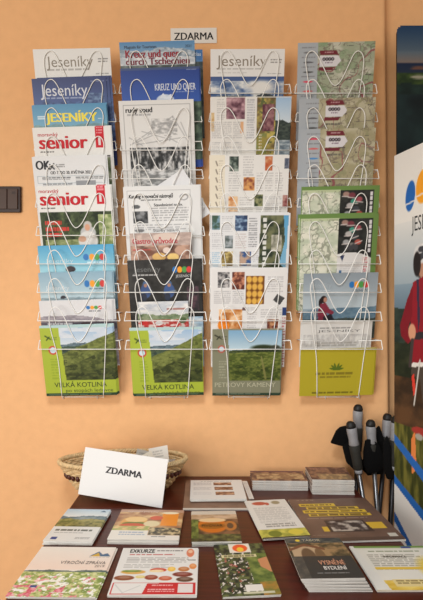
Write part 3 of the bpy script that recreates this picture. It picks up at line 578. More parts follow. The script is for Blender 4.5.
def greenmap(k, x0, x1, tp, low, seed):
    cv = rcanvas(k, x0, x1, tp, (100, 130, 68)); e = x1 - x0; split = x0 + .5 * e; rt = x1 - 5.5
    cv.noise(x0 + 1, tp + 3.5, split, Bk[k], (178, 186, 164), (214, 212, 196), 13, 9, seed, k=3); cv.rect(x0 + 1, tp + 3.5, split, tp + 6, (176, 186, 150))
    for sc_ in (12, 7):
        n = fbm(cv.X / sc_, cv.Y / sc_, seed + 5, 3); cv.put(cv.rmask(x0 + 1, tp + 5, split, Bk[k]) * (abs(n - .5) < .022) * .65, (120, 124, 108))
    h = tp + (40 if low else 60)
    cv.noise(split, tp + 4, rt, Bk[k], (20, 22, 22), (44, 46, 44), 8, 8, seed + 1); r = random.Random(seed)
    for i, (a, b, c) in enumerate(((6, 8, (150, 120, 110)), (12, 9, (110, 50, 60)), (14, 15, (60, 140, 120)), (10, 19, (170, 166, 164)), (19, 13, (150, 70, 80)), (16, 22, (60, 64, 70)), (8, 27, (150, 150, 150)), (14, 30, (120, 116, 112)), (20, 27, (170, 80, 70)))):
        cv.ell(split + a, tp + b, 3.4, 2.6, c, .4); cv.line(split + a - 4, tp + b + 2, split + a + 4, tp + b + r.uniform(-2, 3), .9, (190, 180, 176))
    for i in range(8): cv.ell(split + 8 + i * 1.6, tp + 33 - (i % 3), 1.2, 3, (60, 60, 64), .5)
    for i in range(7): cv.rect(rt - 3.4, tp + 6 + i * 4.6, rt - .9, tp + 9.4 + i * 4.6, (206, 204, 206))
    if low:
        m = cv.rmask(split, tp + 35, rt, Bk[k]) * (cv.Y > tp + 40 - 3 * ((cv.X - split - 12) / 16) ** 2 * -1 - 3); cv.put(m, (206, 204, 202))
        cv.poly([(split + 2, tp + 40), (split + 7, tp + 40), (split + 5, tp + 46)], (50, 60, 90)); cv.lines(split + 3, tp + 47, rt - 3, tp + 70, 12, (176, 174, 176), seed); cv.lines(rt - 8, tp + 42, rt - 3, tp + 60, 8, (190, 90, 96), seed); cv.rect(split + 2, tp + 55, split + 5, tp + 59, (60, 100, 140))
    return cv
x0, x1, tp = 301.5, 380, 186
rbro(4, 5, x0, x1, tp, greenmap(5, x0, x1, tp, False, 231), 'upper of two green-edged cycling maps in the rightmost rack', 'map', name='folded_map', th=.003)
x0, x1, tp = 300, 379, 214.4
rbro(4, 6, x0, x1, tp, greenmap(6, x0, x1, tp, True, 241), 'lower of two green-edged cycling maps in the rightmost rack, text panel showing', 'map', name='folded_map', th=.003, extra=[(-1.2, -2, .3, 'map copy behind the lower green-edged cycling map, rightmost rack')])
x0, x1, tp = 303.8, 378.5, 273
cv = rcanvas(7, x0, x1, tp, (140, 156, 166)); cv.vgrad(x0, tp, x1, 308, (134, 144, 152), (176, 188, 194)); circles(cv, (352.5, 357.5, 362, 366.8), 284.6, 2.7, 3.2); cv.text('JESENÍKY', 353.5, 368.5, 291.6, 2.4, (90, 104, 116)); cv.text('Jeseníky', 309, 332, 287, 5, (176, 186, 192)); cv.lines(310, 289.4, 331, 291, 1, (200, 206, 210))
cv.ridge(x0, 300, x1, 342, 310, 2.5, 22, (84, 112, 132), (104, 130, 146), 251, -.06); cv.rect(x0, 319.4, x1, 342, (48, 54, 56)); cv.ridge(x0, 312, x1, 342, 318, 1.2, 8, (54, 64, 62), (84, 92, 84), 252)
cv.ell(324.8, 298.6, 3.4, 3.6, (34, 24, 26)); cv.ell(326.4, 299, 1.8, 2.4, (176, 128, 108)); cv.ell(321.6, 302, 1.8, 4.4, (36, 26, 28)); cv.poly([(322, 303), (327, 302), (331, 308), (336, 311.5), (334, 314), (328, 312), (330, 321), (320, 321), (319, 311)], (126, 44, 62)); cv.poly([(325, 316), (333, 313), (337, 320), (336, 322), (324, 322)], (34, 32, 40))
rbro(4, 7, x0, x1, tp, cv, 'grey-blue brochure with seated woman in maroon jacket, rightmost rack')
x0, x1, tp = 302.3, 372.5, 321.8
cv = rcanvas(8, x0, x1, tp, (206, 204, 200)); cv.lines(320, 327, 352, 329, 1, (120, 118, 118)); cv.text('JESENÍKY', 318, 361, 331.8, 2.2, (110, 108, 108)); cv.noise(304, 334, 371, 346, (206, 204, 200), (176, 174, 172), 3, 7, 261, k=3); cv.lines(316, 341.6, 358, 347, 2, (150, 146, 140), 3, .7)
rbro(4, 8, x0, x1, tp, cv, 'white leaflet with grey panorama drawing above the yellow brochure, rightmost rack', 'leaflet', m='matte', name='leaflet', th=.002, extra=[(-1.8, -1, -.3, 'copy poking out left below the white panorama leaflet, rightmost rack')])
x0, x1, tp = 300.6, 375.6, 348.8
cv = rcanvas(9, x0, x1, tp, (172, 158, 42)); cx, cy = 337.5, 370
for a in (-75, -48, -20, 20, 48, 75):
    q = math.radians(a); cv.ell(cx + 3.8 * math.sin(q), cy - 3.6 * math.cos(q) - .4, 1.0, 3.6, (84, 104, 30), .3, q)
cv.lines(316.5, 371.6, 357.5, 374.4, 1, (112, 100, 30), 4, .9); cv.lines(321, 375.8, 352, 378, 1, (120, 108, 32), 5, .9); cv.lines(313.5, 391.6, 355, 393.8, 1, (96, 88, 24), 6, .9)
rbro(4, 9, x0, x1, tp, cv, 'mustard yellow brochure with a leaf emblem at the bottom of the rightmost rack', th=.003, extra=[(1.6, -.4, .2, 'yellow copy behind the mustard yellow brochure, rightmost rack')])

# ------------------------------------------------------------------ what lies on the table
def TPt(px, py, z=0.0):
    d = F * (HT - z) / (py - VY); return Vector(((px - VX) * d / F, d, TZ + z))
def flat(name, quad, cv, label, cat, n=1, th=.003, z0=0.0, lower=None, group=None, m='print', jit=.0015, fan=(0, 0, 0), leaves=1):
    """quad: photo corners TL,TR,BR,BL of the top face; a stack of n copies below it"""
    gap = .0001; H = z0 + n * (th + gap) + .0004
    a, b, c, d = [TPt(*q, H) for q in quad]
    xa = ((b - a) + (c - d)).normalized(); wd = ((b - a).length + (c - d).length) / 2
    ua = ((a - d) + (b - c)).normalized(); ht = ((a - d).length + (b - c).length) / 2
    ang = (math.atan2(xa.y, xa.x) + math.atan2(ua.y, ua.x) - math.pi / 2) / 2
    ctr = (a + b + c + d) / 4; R = Matrix.Rotation(ang, 4, 'Z')
    org = ctr - R @ Vector((0, ht / 2, 0))
    mw = Matrix.Translation(org) @ R
    root = leaflet(name, mw, wd, ht, th, cv, label, cat, m, group, leaves)
    print('FLAT %-60s w%.3f h%.3f rot%.1f' % (label[:60], wd, ht, math.degrees(ang)))
    for i in range(1, n):
        q = copy_tree(root, mw @ Matrix.Translation((rnd.uniform(-jit, jit) + fan[0] * i, rnd.uniform(-jit, jit) + fan[1] * i, -i * (th + gap))) @ Matrix.Rotation(math.radians(rnd.uniform(-.6, .6) + fan[2] * i), 4, 'Z'))
        q['label'] = lower; q['group'] = group
    return root
def tcan(nx, ny, bg):
    c = Canvas(0, 0, 1, 1, nx, ny, bg); c.asp = .7; return c

cv = tcan(120, 130, (224, 214, 204)); cv.vgrad(0, 0, 1, .5, (222, 216, 208), (226, 204, 190)); cv.ridge(0, .4, 1, 1, .5, .04, .3, (70, 90, 90), (120, 130, 120), 301, 0, .1); cv.noise(0, .545, 1, 1, (120, 140, 70), (206, 206, 150), .07, .04, 302, k=3)
cv.tex(cv.rmask(0, .62, 1, 1) * (fbm(cv.X / .06, cv.Y / .05, 305) > .66), (206, 96, 110), (236, 200, 200), .03, .03, 306); cv.tex(cv.rmask(0, .58, 1, 1) * (fbm(cv.X / .05, cv.Y / .04, 308) > .62), (226, 222, 210), (240, 236, 230), .03, .03, 309); cv.tex(cv.rmask(0, .8, .6, 1) * (fbm(cv.X / .08, cv.Y / .08, 315) > .5), (190, 70, 90), (226, 160, 170), .03, .03, 316)
cv.poly([(.7, .21), (.8, .1), (.86, .17), (.92, .14), (.97, .21)], (70, 100, 130)); cv.poly([(.72, .21), (.8, .13), (.84, .21)], (200, 160, 60)); cv.lines(.7, .225, .96, .25, 1, (120, 120, 120)); cv.text('VÝROČNÍ ZPRÁVA', .38, .95, .385, .06, (120, 106, 98), .004); cv.text('2019', .83, .95, .45, .045, (130, 116, 108)); cv.rect(.2, .8, .27, .84, (50, 70, 130))
flat('brochure', [(44, 546), (114, 548), (98, 597), (3, 597)], cv, 'annual report with pink flower meadow cover at the front left table corner', 'brochure', 2, .0025, lower='copy under the annual report with the pink flower meadow', jit=.003)
cv = tcan(90, 100, (214, 212, 208)); cv.vgrad(0, 0, 1, .25, (170, 190, 204), (214, 216, 214)); cv.ridge(0, .06, 1, .6, .24, .07, .3, (90, 110, 120), (140, 150, 150), 321, 0, .1); cv.ridge(0, .2, 1, .62, .33, .05, .2, (96, 100, 50), (160, 150, 90), 322, 0, .08); cv.noise(0, .45, 1, .6, (84, 84, 44), (150, 140, 80), .1, .05, 323)
cv.rect(0, .58, 1, 1, (214, 213, 210)); cv.lines(.08, .66, .86, .72, 1, (60, 66, 60), 3, .9); cv.lines(.1, .75, .7, .8, 1, (150, 150, 150)); cv.rect(.12, .88, .24, .95, (50, 70, 130)); cv.lines(.6, .88, .9, .95, 2, (150, 150, 150)); cv.poly([(.78, .1), (.86, .04), (.94, .1)], (60, 90, 120))
flat('brochure', [(67, 508.5), (110.5, 510), (92.5, 542), (44.5, 540.5)], cv, 'mountain valley brochure with white lower third, top of stack left of the burger brochures', 'brochure', 4, .0022, lower='copy under the top mountain valley brochure at the left table edge', group='stacked mountain valley brochures')
cv = tcan(110, 100, (190, 150, 110)); cv.vgrad(0, 0, 1, 1, (176, 140, 120), (206, 180, 150)); cv.noise(0, .1, 1, .75, (150, 100, 70), (220, 190, 140), .3, .2, 331, k=2.4)
cv.ell(.28, .46, .2, .2, (214, 160, 90)); cv.ell(.3, .5, .19, .06, (110, 120, 50)); cv.ell(.28, .56, .2, .07, (196, 90, 60)); cv.ell(.3, .36, .17, .09, (226, 190, 130)); cv.ell(.55, .5, .12, .1, (216, 200, 160)); cv.rect(.68, .12, .93, .56, (226, 140, 50)); cv.ell(.8, .12, .13, .04, (236, 220, 190)); cv.ell(.6, .3, .1, .07, (200, 90, 60)); cv.noise(.55, .62, 1, .85, (70, 66, 56), (200, 180, 140), .08, .07, 333, k=3)
cv.rect(0, .7, .54, 1, (222, 218, 210)); cv.noise(0, .58, .54, .72, (150, 160, 90), (222, 190, 140), .1, .07, 334); cv.rect(.54, .86, 1, 1, (220, 214, 206)); cv.lines(.12, .76, .5, .9, 2, (150, 160, 180), 4); cv.lines(.6, .88, .8, .95, 1, (130, 130, 130)); cv.text('regionální potraviny', .12, .6, .1, .05, (226, 206, 190))
flat('brochure', [(121, 508), (182, 511.5), (180.5, 540.5), (109, 539)], cv, 'food brochure with burger and beer glass, top of stack below the leaning sign', 'brochure', 4, .0026, lower='copy under the top burger and beer brochure below the leaning sign', group='stacked burger brochures')
cv = tcan(130, 130, (216, 214, 211)); cv.text('EXKURZE', .11, .43, .12, .085, (44, 42, 42), .03); cv.lines(.46, .055, .8, .11, 1, (70, 68, 68), 3); cv.lines(.11, .15, .72, .19, 1, (170, 60, 60), 4); cv.lines(.1, .23, .88, .36, 4, (150, 148, 146), 5); cv.lines(.08, .38, .7, .48, 3, (160, 158, 156), 6)
cv.ell(.9, .12, .05, .1, (206, 120, 90)); cv.ell(.9, .09, .03, .04, (222, 180, 150)); cv.rect(.87, .28, .97, .3, (40, 40, 44))
for x, y, a, b, c in ((.22, .55, .15, .045, (206, 160, 80)), (.2, .53, .12, .025, (110, 130, 50)), (.52, .51, .1, .045, (190, 70, 50)), (.5, .53, .09, .025, (226, 200, 150)), (.68, .49, .05, .05, (226, 180, 70)), (.83, .49, .07, .05, (180, 110, 60)), (.94, .43, .045, .06, (210, 130, 70)), (.13, .67, .12, .05, (130, 70, 40)), (.45, .66, .08, .05, (140, 60, 40)), (.62, .68, .08, .045, (186, 90, 60)), (.82, .6, .12, .05, (120, 50, 40)), (.85, .7, .1, .05, (90, 60, 44)), (.32, .65, .06, .03, (210, 190, 120))): cv.ell(x, y, a, b, c); cv.ell(x, y - b * .25, a * .6, b * .5, np.array(c) * .75 + 60, .5)
cv.frame(.02, .76, .98, .98, (186, 40, 44), .012); cv.poly([(.42, .78), (.98, .76), (.98, .98), (.38, .98)], (190, 36, 42)); cv.lines(.48, .8, .74, .84, 1, (230, 200, 200), 7); cv.lines(.44, .88, .74, .95, 2, (232, 206, 206), 8); cv.rect(.78, .79, .95, .95, (214, 206, 204)); cv.line(.05, .8, .16, .95, .012, (190, 190, 188)); cv.line(.16, .95, .34, .82, .012, (190, 190, 188))
flat('leaflet', [(123, 547), (196, 549), (199.5, 596), (108, 595)], cv, 'white excursion leaflet with food pictures and red bottom band at the front', 'leaflet', 2, .0022, lower='copy under the white excursion leaflet with the red band')
cv = tcan(80, 90, (70, 50, 34)); cv.noise(0, 0, 1, 1, (60, 44, 30), (130, 90, 60), .25, .2, 341); cv.rect(0, 0, 1, .14, (200, 190, 176)); cv.noise(0, .13, 1, .3, (150, 120, 90), (200, 170, 140), .3, .1, 342); cv.ell(.45, .5, .32, .24, (196, 104, 22)); cv.ell(.45, .33, .3, .07, (220, 190, 146)); cv.ell(.82, .52, .14, .16, (176, 110, 50)); cv.ell(.82, .52, .07, .09, (90, 66, 44)); cv.ell(.44, .52, .28, .1, (150, 90, 20)); cv.text('PIVOVAR', .22, .66, .55, .07, (60, 40, 16), .02); cv.noise(0, .78, 1, 1, (44, 44, 26), (110, 110, 60), .15, .1, 343); cv.noise(0, .3, .14, .9, (60, 74, 30), (120, 130, 60), .1, .1, 344)
flat('brochure', [(191.5, 511), (235, 511), (242.5, 541), (191.5, 542)], cv, 'brochure with an amber beer mug, top of the small stack at centre', 'brochure', 4, .0022, lower='copy under the top amber beer mug brochure', group='stacked beer mug brochures')
# brown folder and the pictured sheets on it
cv = tcan(60, 60, (126, 98, 80)); cv.noise(0, 0, 1, 1, (116, 90, 74), (140, 110, 92), .3, .3, 351); cv.rect(0, .96, 1, 1, (206, 200, 192))
flat('folder', [(187, 480.5), (246, 480), (252, 509), (181.5, 510)], cv, 'flat brown cardboard folder under the sheets with three small pictures', 'folder', 1, .0025)
cv = tcan(40, 60, (212, 210, 206)); cv.lines(.2, .1, .8, .9, 12, (180, 178, 176), 3)
flat('leaflet', [(243.5, 481), (248.2, 481), (252.5, 498.5), (247.5, 499)], cv, 'narrow white leaflet edge right of the three-picture sheets, below the stacked booklets', 'leaflet', 1, .0016, z0=.0030)
cv = tcan(100, 80, (216, 216, 214)); cv.lines(.2, .06, .8, .12, 1, (170, 170, 170), 2)
for i in range(3): cv.noise(.44 + .01 * i, .14 + .25 * i, .78 + .01 * i, .3 + .25 * i, (110, 70, 50), (190, 150, 120), .1, .08, 355 + i, k=3); cv.lines(.06, .15 + .25 * i, .4, .3 + .25 * i, 4, (176, 176, 178), 3 + i)
flat('leaflet', [(190.5, 480.2), (242, 479.8), (246, 498.6), (190.5, 499.6)], cv, 'white sheet with three small brown pictures, top of stack right of the basket', 'leaflet', 3, .0018, z0=.0054, lower='copy under the white sheet with three small brown pictures', group='stacked three-picture sheets')
cv = tcan(80, 40, (96, 66, 60)); cv.noise(0, 0, 1, 1, (76, 52, 50), (150, 116, 90), .12, .25, 361, k=3); cv.noise(.1, .3, .95, .8, (130, 100, 76), (186, 160, 120), .1, .2, 362, k=3); cv.rect(0, 0, 1, .12, (90, 60, 70))
flat('booklet', [(250, 471), (303.5, 471), (307, 480.5), (252.5, 481)], cv, 'brown patterned booklet, top of the wide white-edged stack against the wall', 'booklet', 9, .0028, lower='lower booklet in the wide white-edged stack against the wall', group='booklets in the wide stack by the wall', jit=.001)
cv = tcan(80, 40, (90, 64, 56)); cv.noise(0, 0, 1, 1, (80, 56, 54), (140, 106, 84), .14, .25, 365, k=3); cv.noise(.2, .55, .95, .95, (130, 110, 84), (180, 150, 110), .1, .2, 366, k=3); cv.lines(.1, .1, .5, .3, 1, (150, 110, 100), 3)
flat('booklet', [(306.3, 467.2), (345, 467.2), (353.5, 479.5), (311, 480)], cv, 'dark brown booklet, top of the tallest stack, left of the trekking poles', 'booklet', 13, .0029, lower='lower booklet in the tallest stack, left of the trekking poles', group='booklets in the tallest stack', jit=.001)
cv = tcan(80, 120, (216, 213, 207)); cv.ell(.32, .1, .17, .05, (180, 80, 60), .3); cv.ell(.5, .12, .05, .04, (180, 80, 60), .3); cv.ell(.72, .09, .1, .05, (150, 140, 110), .4); cv.lines(.12, .22, .88, .66, 15, (176, 174, 170), 4); cv.lines(.2, .66, .85, .76, 2, (130, 128, 124), 5, .7); cv.noise(0, .79, 1, 1, (150, 150, 60), (206, 196, 90), .2, .1, 371); cv.ell(.3, .9, .14, .07, (110, 120, 40)); cv.ell(.75, .88, .16, .06, (206, 190, 70)); cv.rect(0, .97, 1, 1, (60, 56, 50))
flat('leaflet', [(247, 500), (285, 500), (309.5, 534), (261, 541.5)], cv, 'tall white leaflet with red vegetables on top, left of the brown folded brochure', 'leaflet', 2, .0015, z0=.0030, lower='copy under the tall white leaflet with red vegetables')
cv = tcan(140, 100, (104, 82, 70)); cv.noise(0, 0, 1, 1, (98, 76, 66), (114, 90, 78), .4, .4, 381)
for i, (a, b) in enumerate(((.1, .62), (.16, .8), (.1, .86), (.14, .88))): cv.rect(a, .14 + i * .085, b - .08 * (i == 0), .205 + i * .085, (212, 180, 60)); cv.lines(a + .02, .155 + i * .085, b - .04 - .08 * (i == 0), .2 + i * .085, 1, (80, 60, 36), i, .8)
for i in range(4): cv.lines(.1 + .06 * i, .03, .13 + .06 * i, .06, 1, (160, 140, 126), i)
cv.lines(.1, .5, .8, .53, 1, (150, 130, 116), 5); cv.rect(.2, .7, .42, .8, (206, 170, 60)); cv.rect(.68, .62, .92, .76, (206, 170, 60)); cv.poly([(.27, .56), (.72, .56), (.75, .82), (.26, .82)], (66, 52, 48)); cv.noise(.3, .58, .7, .8, (60, 50, 50), (180, 170, 160), .1, .08, 383, k=3); cv.rect(0, .93, 1, 1, (84, 66, 58)); cv.rect(.86, .86, .95, .93, (190, 186, 176)); cv.lines(.05, .87, .4, .9, 1, (140, 120, 106), 8)
flat('brochure', [(283.5, 497.6), (363, 500), (411.5, 540), (316, 540.5)], cv, 'large brown brochure with yellow title bars at the right table edge', 'brochure', 1, .0045, z0=.0004)
cv = tcan(90, 120, (60, 70, 44)); cv.noise(0, 0, 1, 1, (30, 36, 28), (96, 104, 60), .12, .08, 391, k=3); cv.tex(cv.rmask(0, .2, .75, .95) * (fbm(cv.X / .05, cv.Y / .035, 393) > .64), (190, 186, 176), (226, 214, 206), .03, .03, 394); cv.tex(cv.rmask(.05, .3, .6, .95) * (fbm(cv.X / .06, cv.Y / .04, 396) > .72), (150, 70, 60), (176, 110, 100), .03, .03, 397)
cv.noise(.6, .22, 1, .8, (70, 90, 40), (130, 140, 70), .2, .1, 398); cv.poly([(.8, .35), (1, .3), (1, .62), (.82, .5)], (190, 130, 90)); cv.noise(.7, .78, 1, 1, (170, 120, 50), (110, 110, 50), .2, .1, 399); cv.rect(.3, .0, .72, .2, (222, 214, 200)); cv.ell(.52, .1, .15, .085, (226, 90, 40)); cv.ell(.52, .13, .07, .05, (240, 190, 60)); cv.rect(.12, .24, .8, .3, (206, 196, 150)); cv.lines(.16, .25, .76, .295, 1, (100, 96, 70), 3, .9); cv.rect(.42, .82, .72, .93, (216, 212, 204)); cv.rect(.36, .94, .9, .97, (190, 188, 160))
flat('brochure', [(212, 544.5), (259.5, 543.5), (284.5, 595), (224.5, 596)], cv, 'garden catalogue covered in flowers with an orange emblem, front centre', 'brochure', 2, .0024, lower='copy under the garden catalogue with the orange emblem')
cv = tcan(100, 110, (90, 74, 56)); cv.noise(0, 0, 1, .5, (60, 54, 40), (150, 120, 84), .2, .12, 401, k=3); cv.noise(0, 0, 1, .14, (40, 50, 60), (90, 90, 80), .2, .06, 402); cv.rect(.05, .24, .55, .5, (176, 150, 120)); cv.ell(.3, .5, .12, .22, (96, 74, 56)); cv.ell(.5, .46, .08, .18, (110, 84, 60)); cv.poly([(0, .3), (.3, .16), (.62, .28), (.62, .34), (.3, .22), (0, .36)], (110, 70, 50)); cv.rect(.18, .49, 1, 1, (48, 48, 50)); cv.noise(0, .49, .18, 1, (60, 60, 60), (90, 84, 76), .1, .1, 404)
cv.text('VYSNĚNÉ', .4, .82, .7, .1, (208, 150, 120), .015); cv.text('BYDLENÍ', .44, .8, .82, .08, (226, 222, 216), .015); cv.lines(.3, .88, .8, .91, 1, (140, 140, 140), 5); cv.rect(.3, .02, .6, .07, (60, 70, 90)); cv.text('TÁBOR', .3, .62, .1, .06, (190, 180, 150), .01); cv.ell(.22, .07, .04, .03, (220, 190, 60))
flat('brochure', [(282, 537.5), (341.5, 538.5), (362.5, 576.5), (303.5, 580)], cv, 'dark house brochure with stone arches and orange-white title, top of fanned front stack', 'brochure', 9, .0029, lower='lower copy in the fanned stack of dark house brochures', group='fanned dark house brochures', fan=(.0018, .0006, -.2), jit=.0005)
cv = tcan(110, 110, (216, 213, 204)); cv.rect(0, 0, 1, .05, (110, 140, 70)); cv.rect(0, .05, 1, .09, (206, 204, 190)); cv.rect(.66, .01, .78, .06, (40, 60, 130)); cv.lines(.2, .12, .85, .17, 1, (110, 120, 90), 3); cv.lines(.15, .22, .8, .6, 9, (150, 146, 136), 4); cv.text('INFORMACE', .34, .62, .3, .045, (90, 80, 60), .02); cv.ell(.85, .6, .18, .3, (216, 190, 90), .5); cv.rect(.14, .52, .72, .57, (214, 180, 70)); cv.noise(0, .8, 1, 1, (190, 150, 40), (226, 200, 110), .3, .15, 411); cv.rect(.24, .78, .9, .93, (214, 196, 140)); cv.lines(.28, .8, .86, .9, 2, (120, 100, 60), 7)
cv.poly([(0, 0), (.05, 0), (.16, 1), (0, 1)], (214, 212, 206))
flat('leaflet', [(350, 546.5), (426, 545.5), (467, 589), (377, 591)], cv, 'pale certificate-like leaflet with green top band and yellow bottom at front right', 'leaflet', 2, .0018, lower='copy under the pale leaflet with green top band')

# ------------------------------------------------------------------ basket
bc = Vector(((123.5 - VX) * 1.215 / F, 1.215, TZ + .0025)); BH = .074
rootb = empty('wicker_basket', Matrix.Translation(bc) @ Matrix.Rotation(math.radians(-1.2), 4, 'Y')); tag(rootb, 'oval natural wicker basket with a row of brown beads, behind the leaning sign', 'basket')
def ring(h, ph=0, amp=0.0, n=104, st=26):
    f = h / BH; a = .118 + .052 * f ** .75; b = .058 + .018 * f ** .75; out = []
    for i in range(n):
        q = 2 * math.pi * i / n; w_ = amp * math.cos(st / 2 * q * 1.0 + ph)
        out.append(Vector(((a + w_) * math.cos(q), (b + w_) * math.sin(q), h)))
    return out
bm = bmesh.new()
hs = [.004 + i * .0052 for i in range(6)] + [.051 + i * .005 for i in range(4)]
for i, h in enumerate(hs): tube(bm, ring(h, math.pi * (i % 2), .0022, 156, 52), .0028, 6, True)
bm_obj('weave', bm, M['wicker'], rootb, True)
bm = bmesh.new()
for i in range(52):
    q = 2 * math.pi * i / 52; pts = []
    for h in np.linspace(.002, BH, 8):
        f = h / BH; a = .118 + .052 * f ** .75; b = .058 + .018 * f ** .75; pts.append((a * math.cos(q), b * math.sin(q), h))
    tube(bm, pts, .0015, 5)
bm_obj('stakes', bm, M['wicker'], rootb, True)
bm = bmesh.new()
for s in range(3):
    pts = []
    for i in range(260):
        q = 2 * math.pi * i / 260; v = 40 * q + s * 2 * math.pi / 3; r_ = .0042
        pts.append(((.170 + r_ * math.cos(v)) * math.cos(q), (.077 + r_ * math.cos(v)) * math.sin(q), BH + .001 + r_ * math.sin(v)))
    tube(bm, pts, .003, 5, True)
bm_obj('rim', bm, M['wicker'], rootb, True)
bm = bmesh.new(); vsn = [bm.verts.new((.116 * math.cos(2 * math.pi * i / 48), .056 * math.sin(2 * math.pi * i / 48), z)) for z in (.0008, .0035) for i in range(48)]
bm.faces.new(vsn[:48][::-1]); bm.faces.new(vsn[48:])
for i in range(48): bm.faces.new((vsn[i], vsn[(i + 1) % 48], vsn[48 + (i + 1) % 48], vsn[48 + i]))
bm_obj('base', bm, M['wicker'], rootb)
bead_me = None
for i in range(44):
    q = 2 * math.pi * (i + .5) / 44; f = .042 / BH; a = .118 + .052 * f ** .75; b = .058 + .018 * f ** .75
    if bead_me is None:
        bm = bmesh.new(); bmesh.ops.create_uvsphere(bm, u_segments=12, v_segments=8, radius=1)
        for v in bm.verts: v.co = Vector((v.co.x * .0058, v.co.y * .0052, v.co.z * .0078))
        o = bm_obj('bead', bm, M['bead'], rootb, True); bead_me = o.data
    else: o = mesh_obj('bead', bead_me, None, rootb)
    o.location = ((a + .001) * math.cos(q), (b + .001) * math.sin(q), .0415); o.rotation_euler = (0, .15, q)
# papers standing in the basket
for i, (px, py, d, wd, ht, rx, ry, rz, lb, col) in enumerate((
        (160, 462, 1.225, .055, .05, -20, 14, -14, 'white leaflet standing tilted at the right end inside the basket', (220, 216, 208)),
        (141, 462, 1.24, .042, .042, -24, -18, 18, 'grey printed leaflet sticking up in the middle of the basket', (176, 172, 164)),
        (150, 464, 1.20, .046, .04, -34, 26, 8, 'cream folded leaflet lying tilted behind the sign in the basket', (214, 206, 190)),
        (88, 471, 1.22, .05, .056, -50, -30, 10, 'greyish leaflet lying at the left end inside the basket', (190, 190, 184)),
        (167, 468, 1.215, .036, .036, -45, 10, -20, 'dark-printed leaflet lying at the right end of the basket beside the rim', (150, 140, 130)))):
    cv = tcan(30, 40, col); cv.lines(.2, .2, .75, .6, 3, np.array(col) * .8, 5 + i)
    pos = P(px, py, d); pos.z = max(pos.z - .01, TZ + .012)
    leaflet('leaflet', Matrix.Translation(pos) @ Matrix.Rotation(math.radians(rz), 4, 'Z') @ Matrix.Rotation(math.radians(90 + rx), 4, 'X') @ Matrix.Rotation(math.radians(ry), 4, 'Z'),
            wd, ht, .0012, cv, lb, 'leaflet', 'matte', 'leaflets inside the basket')
# leaning sign
bl, br = P(78, 495.2, 1.12), TPt(162, 508, .0015)
def ray_at(px, py, n, o):
    dr = P(px, py, 1.0) - Vector((0, 0, CZ)); return Vector((0, 0, CZ)) + dr * ((o - Vector((0, 0, CZ))).dot(n) / dr.dot(n))
xa = (br - bl).normalized(); wd = (br - bl).length
perp = Vector((-xa.y, xa.x, 0)).normalized(); lean = math.radians(10)
up = Vector((0, 0, 1)) * math.cos(lean) + perp * math.sin(lean); up = (up - xa * up.dot(xa)).normalized(); z = xa.cross(up).normalized()
tl = ray_at(87.3, 449, z, bl); trr = ray_at(167.5, 458.5, z, bl)
ht = ((tl - bl).dot(up) + (trr - br).dot(up)) / 2; skew = ((tl - bl).dot(xa) + (trr - br).dot(xa)) / 2
print('SIGN', wd, ht, skew, xa)
org = (bl + br) / 2 + Vector((0, 0, .0012))
mw = Matrix(((xa.x, up.x, z.x, org.x), (xa.y, up.y, z.y, org.y), (xa.z, up.z, z.z, org.z), (0, 0, 0, 1))) @ Matrix.Rotation(-math.atan2(skew, ht) * .5, 4, 'Z')
cv = Canvas(0, 0, 1, 1, 40, 30, (214, 213, 212)); cv.text('ZDARMA', .29, .72, .47, .135, (46, 46, 50), .022)
leaflet('paper_sign', mw, wd, ht, .0012, cv, 'white paper sign reading ZDARMA leaning against the front of the basket', 'sign', 'matte')

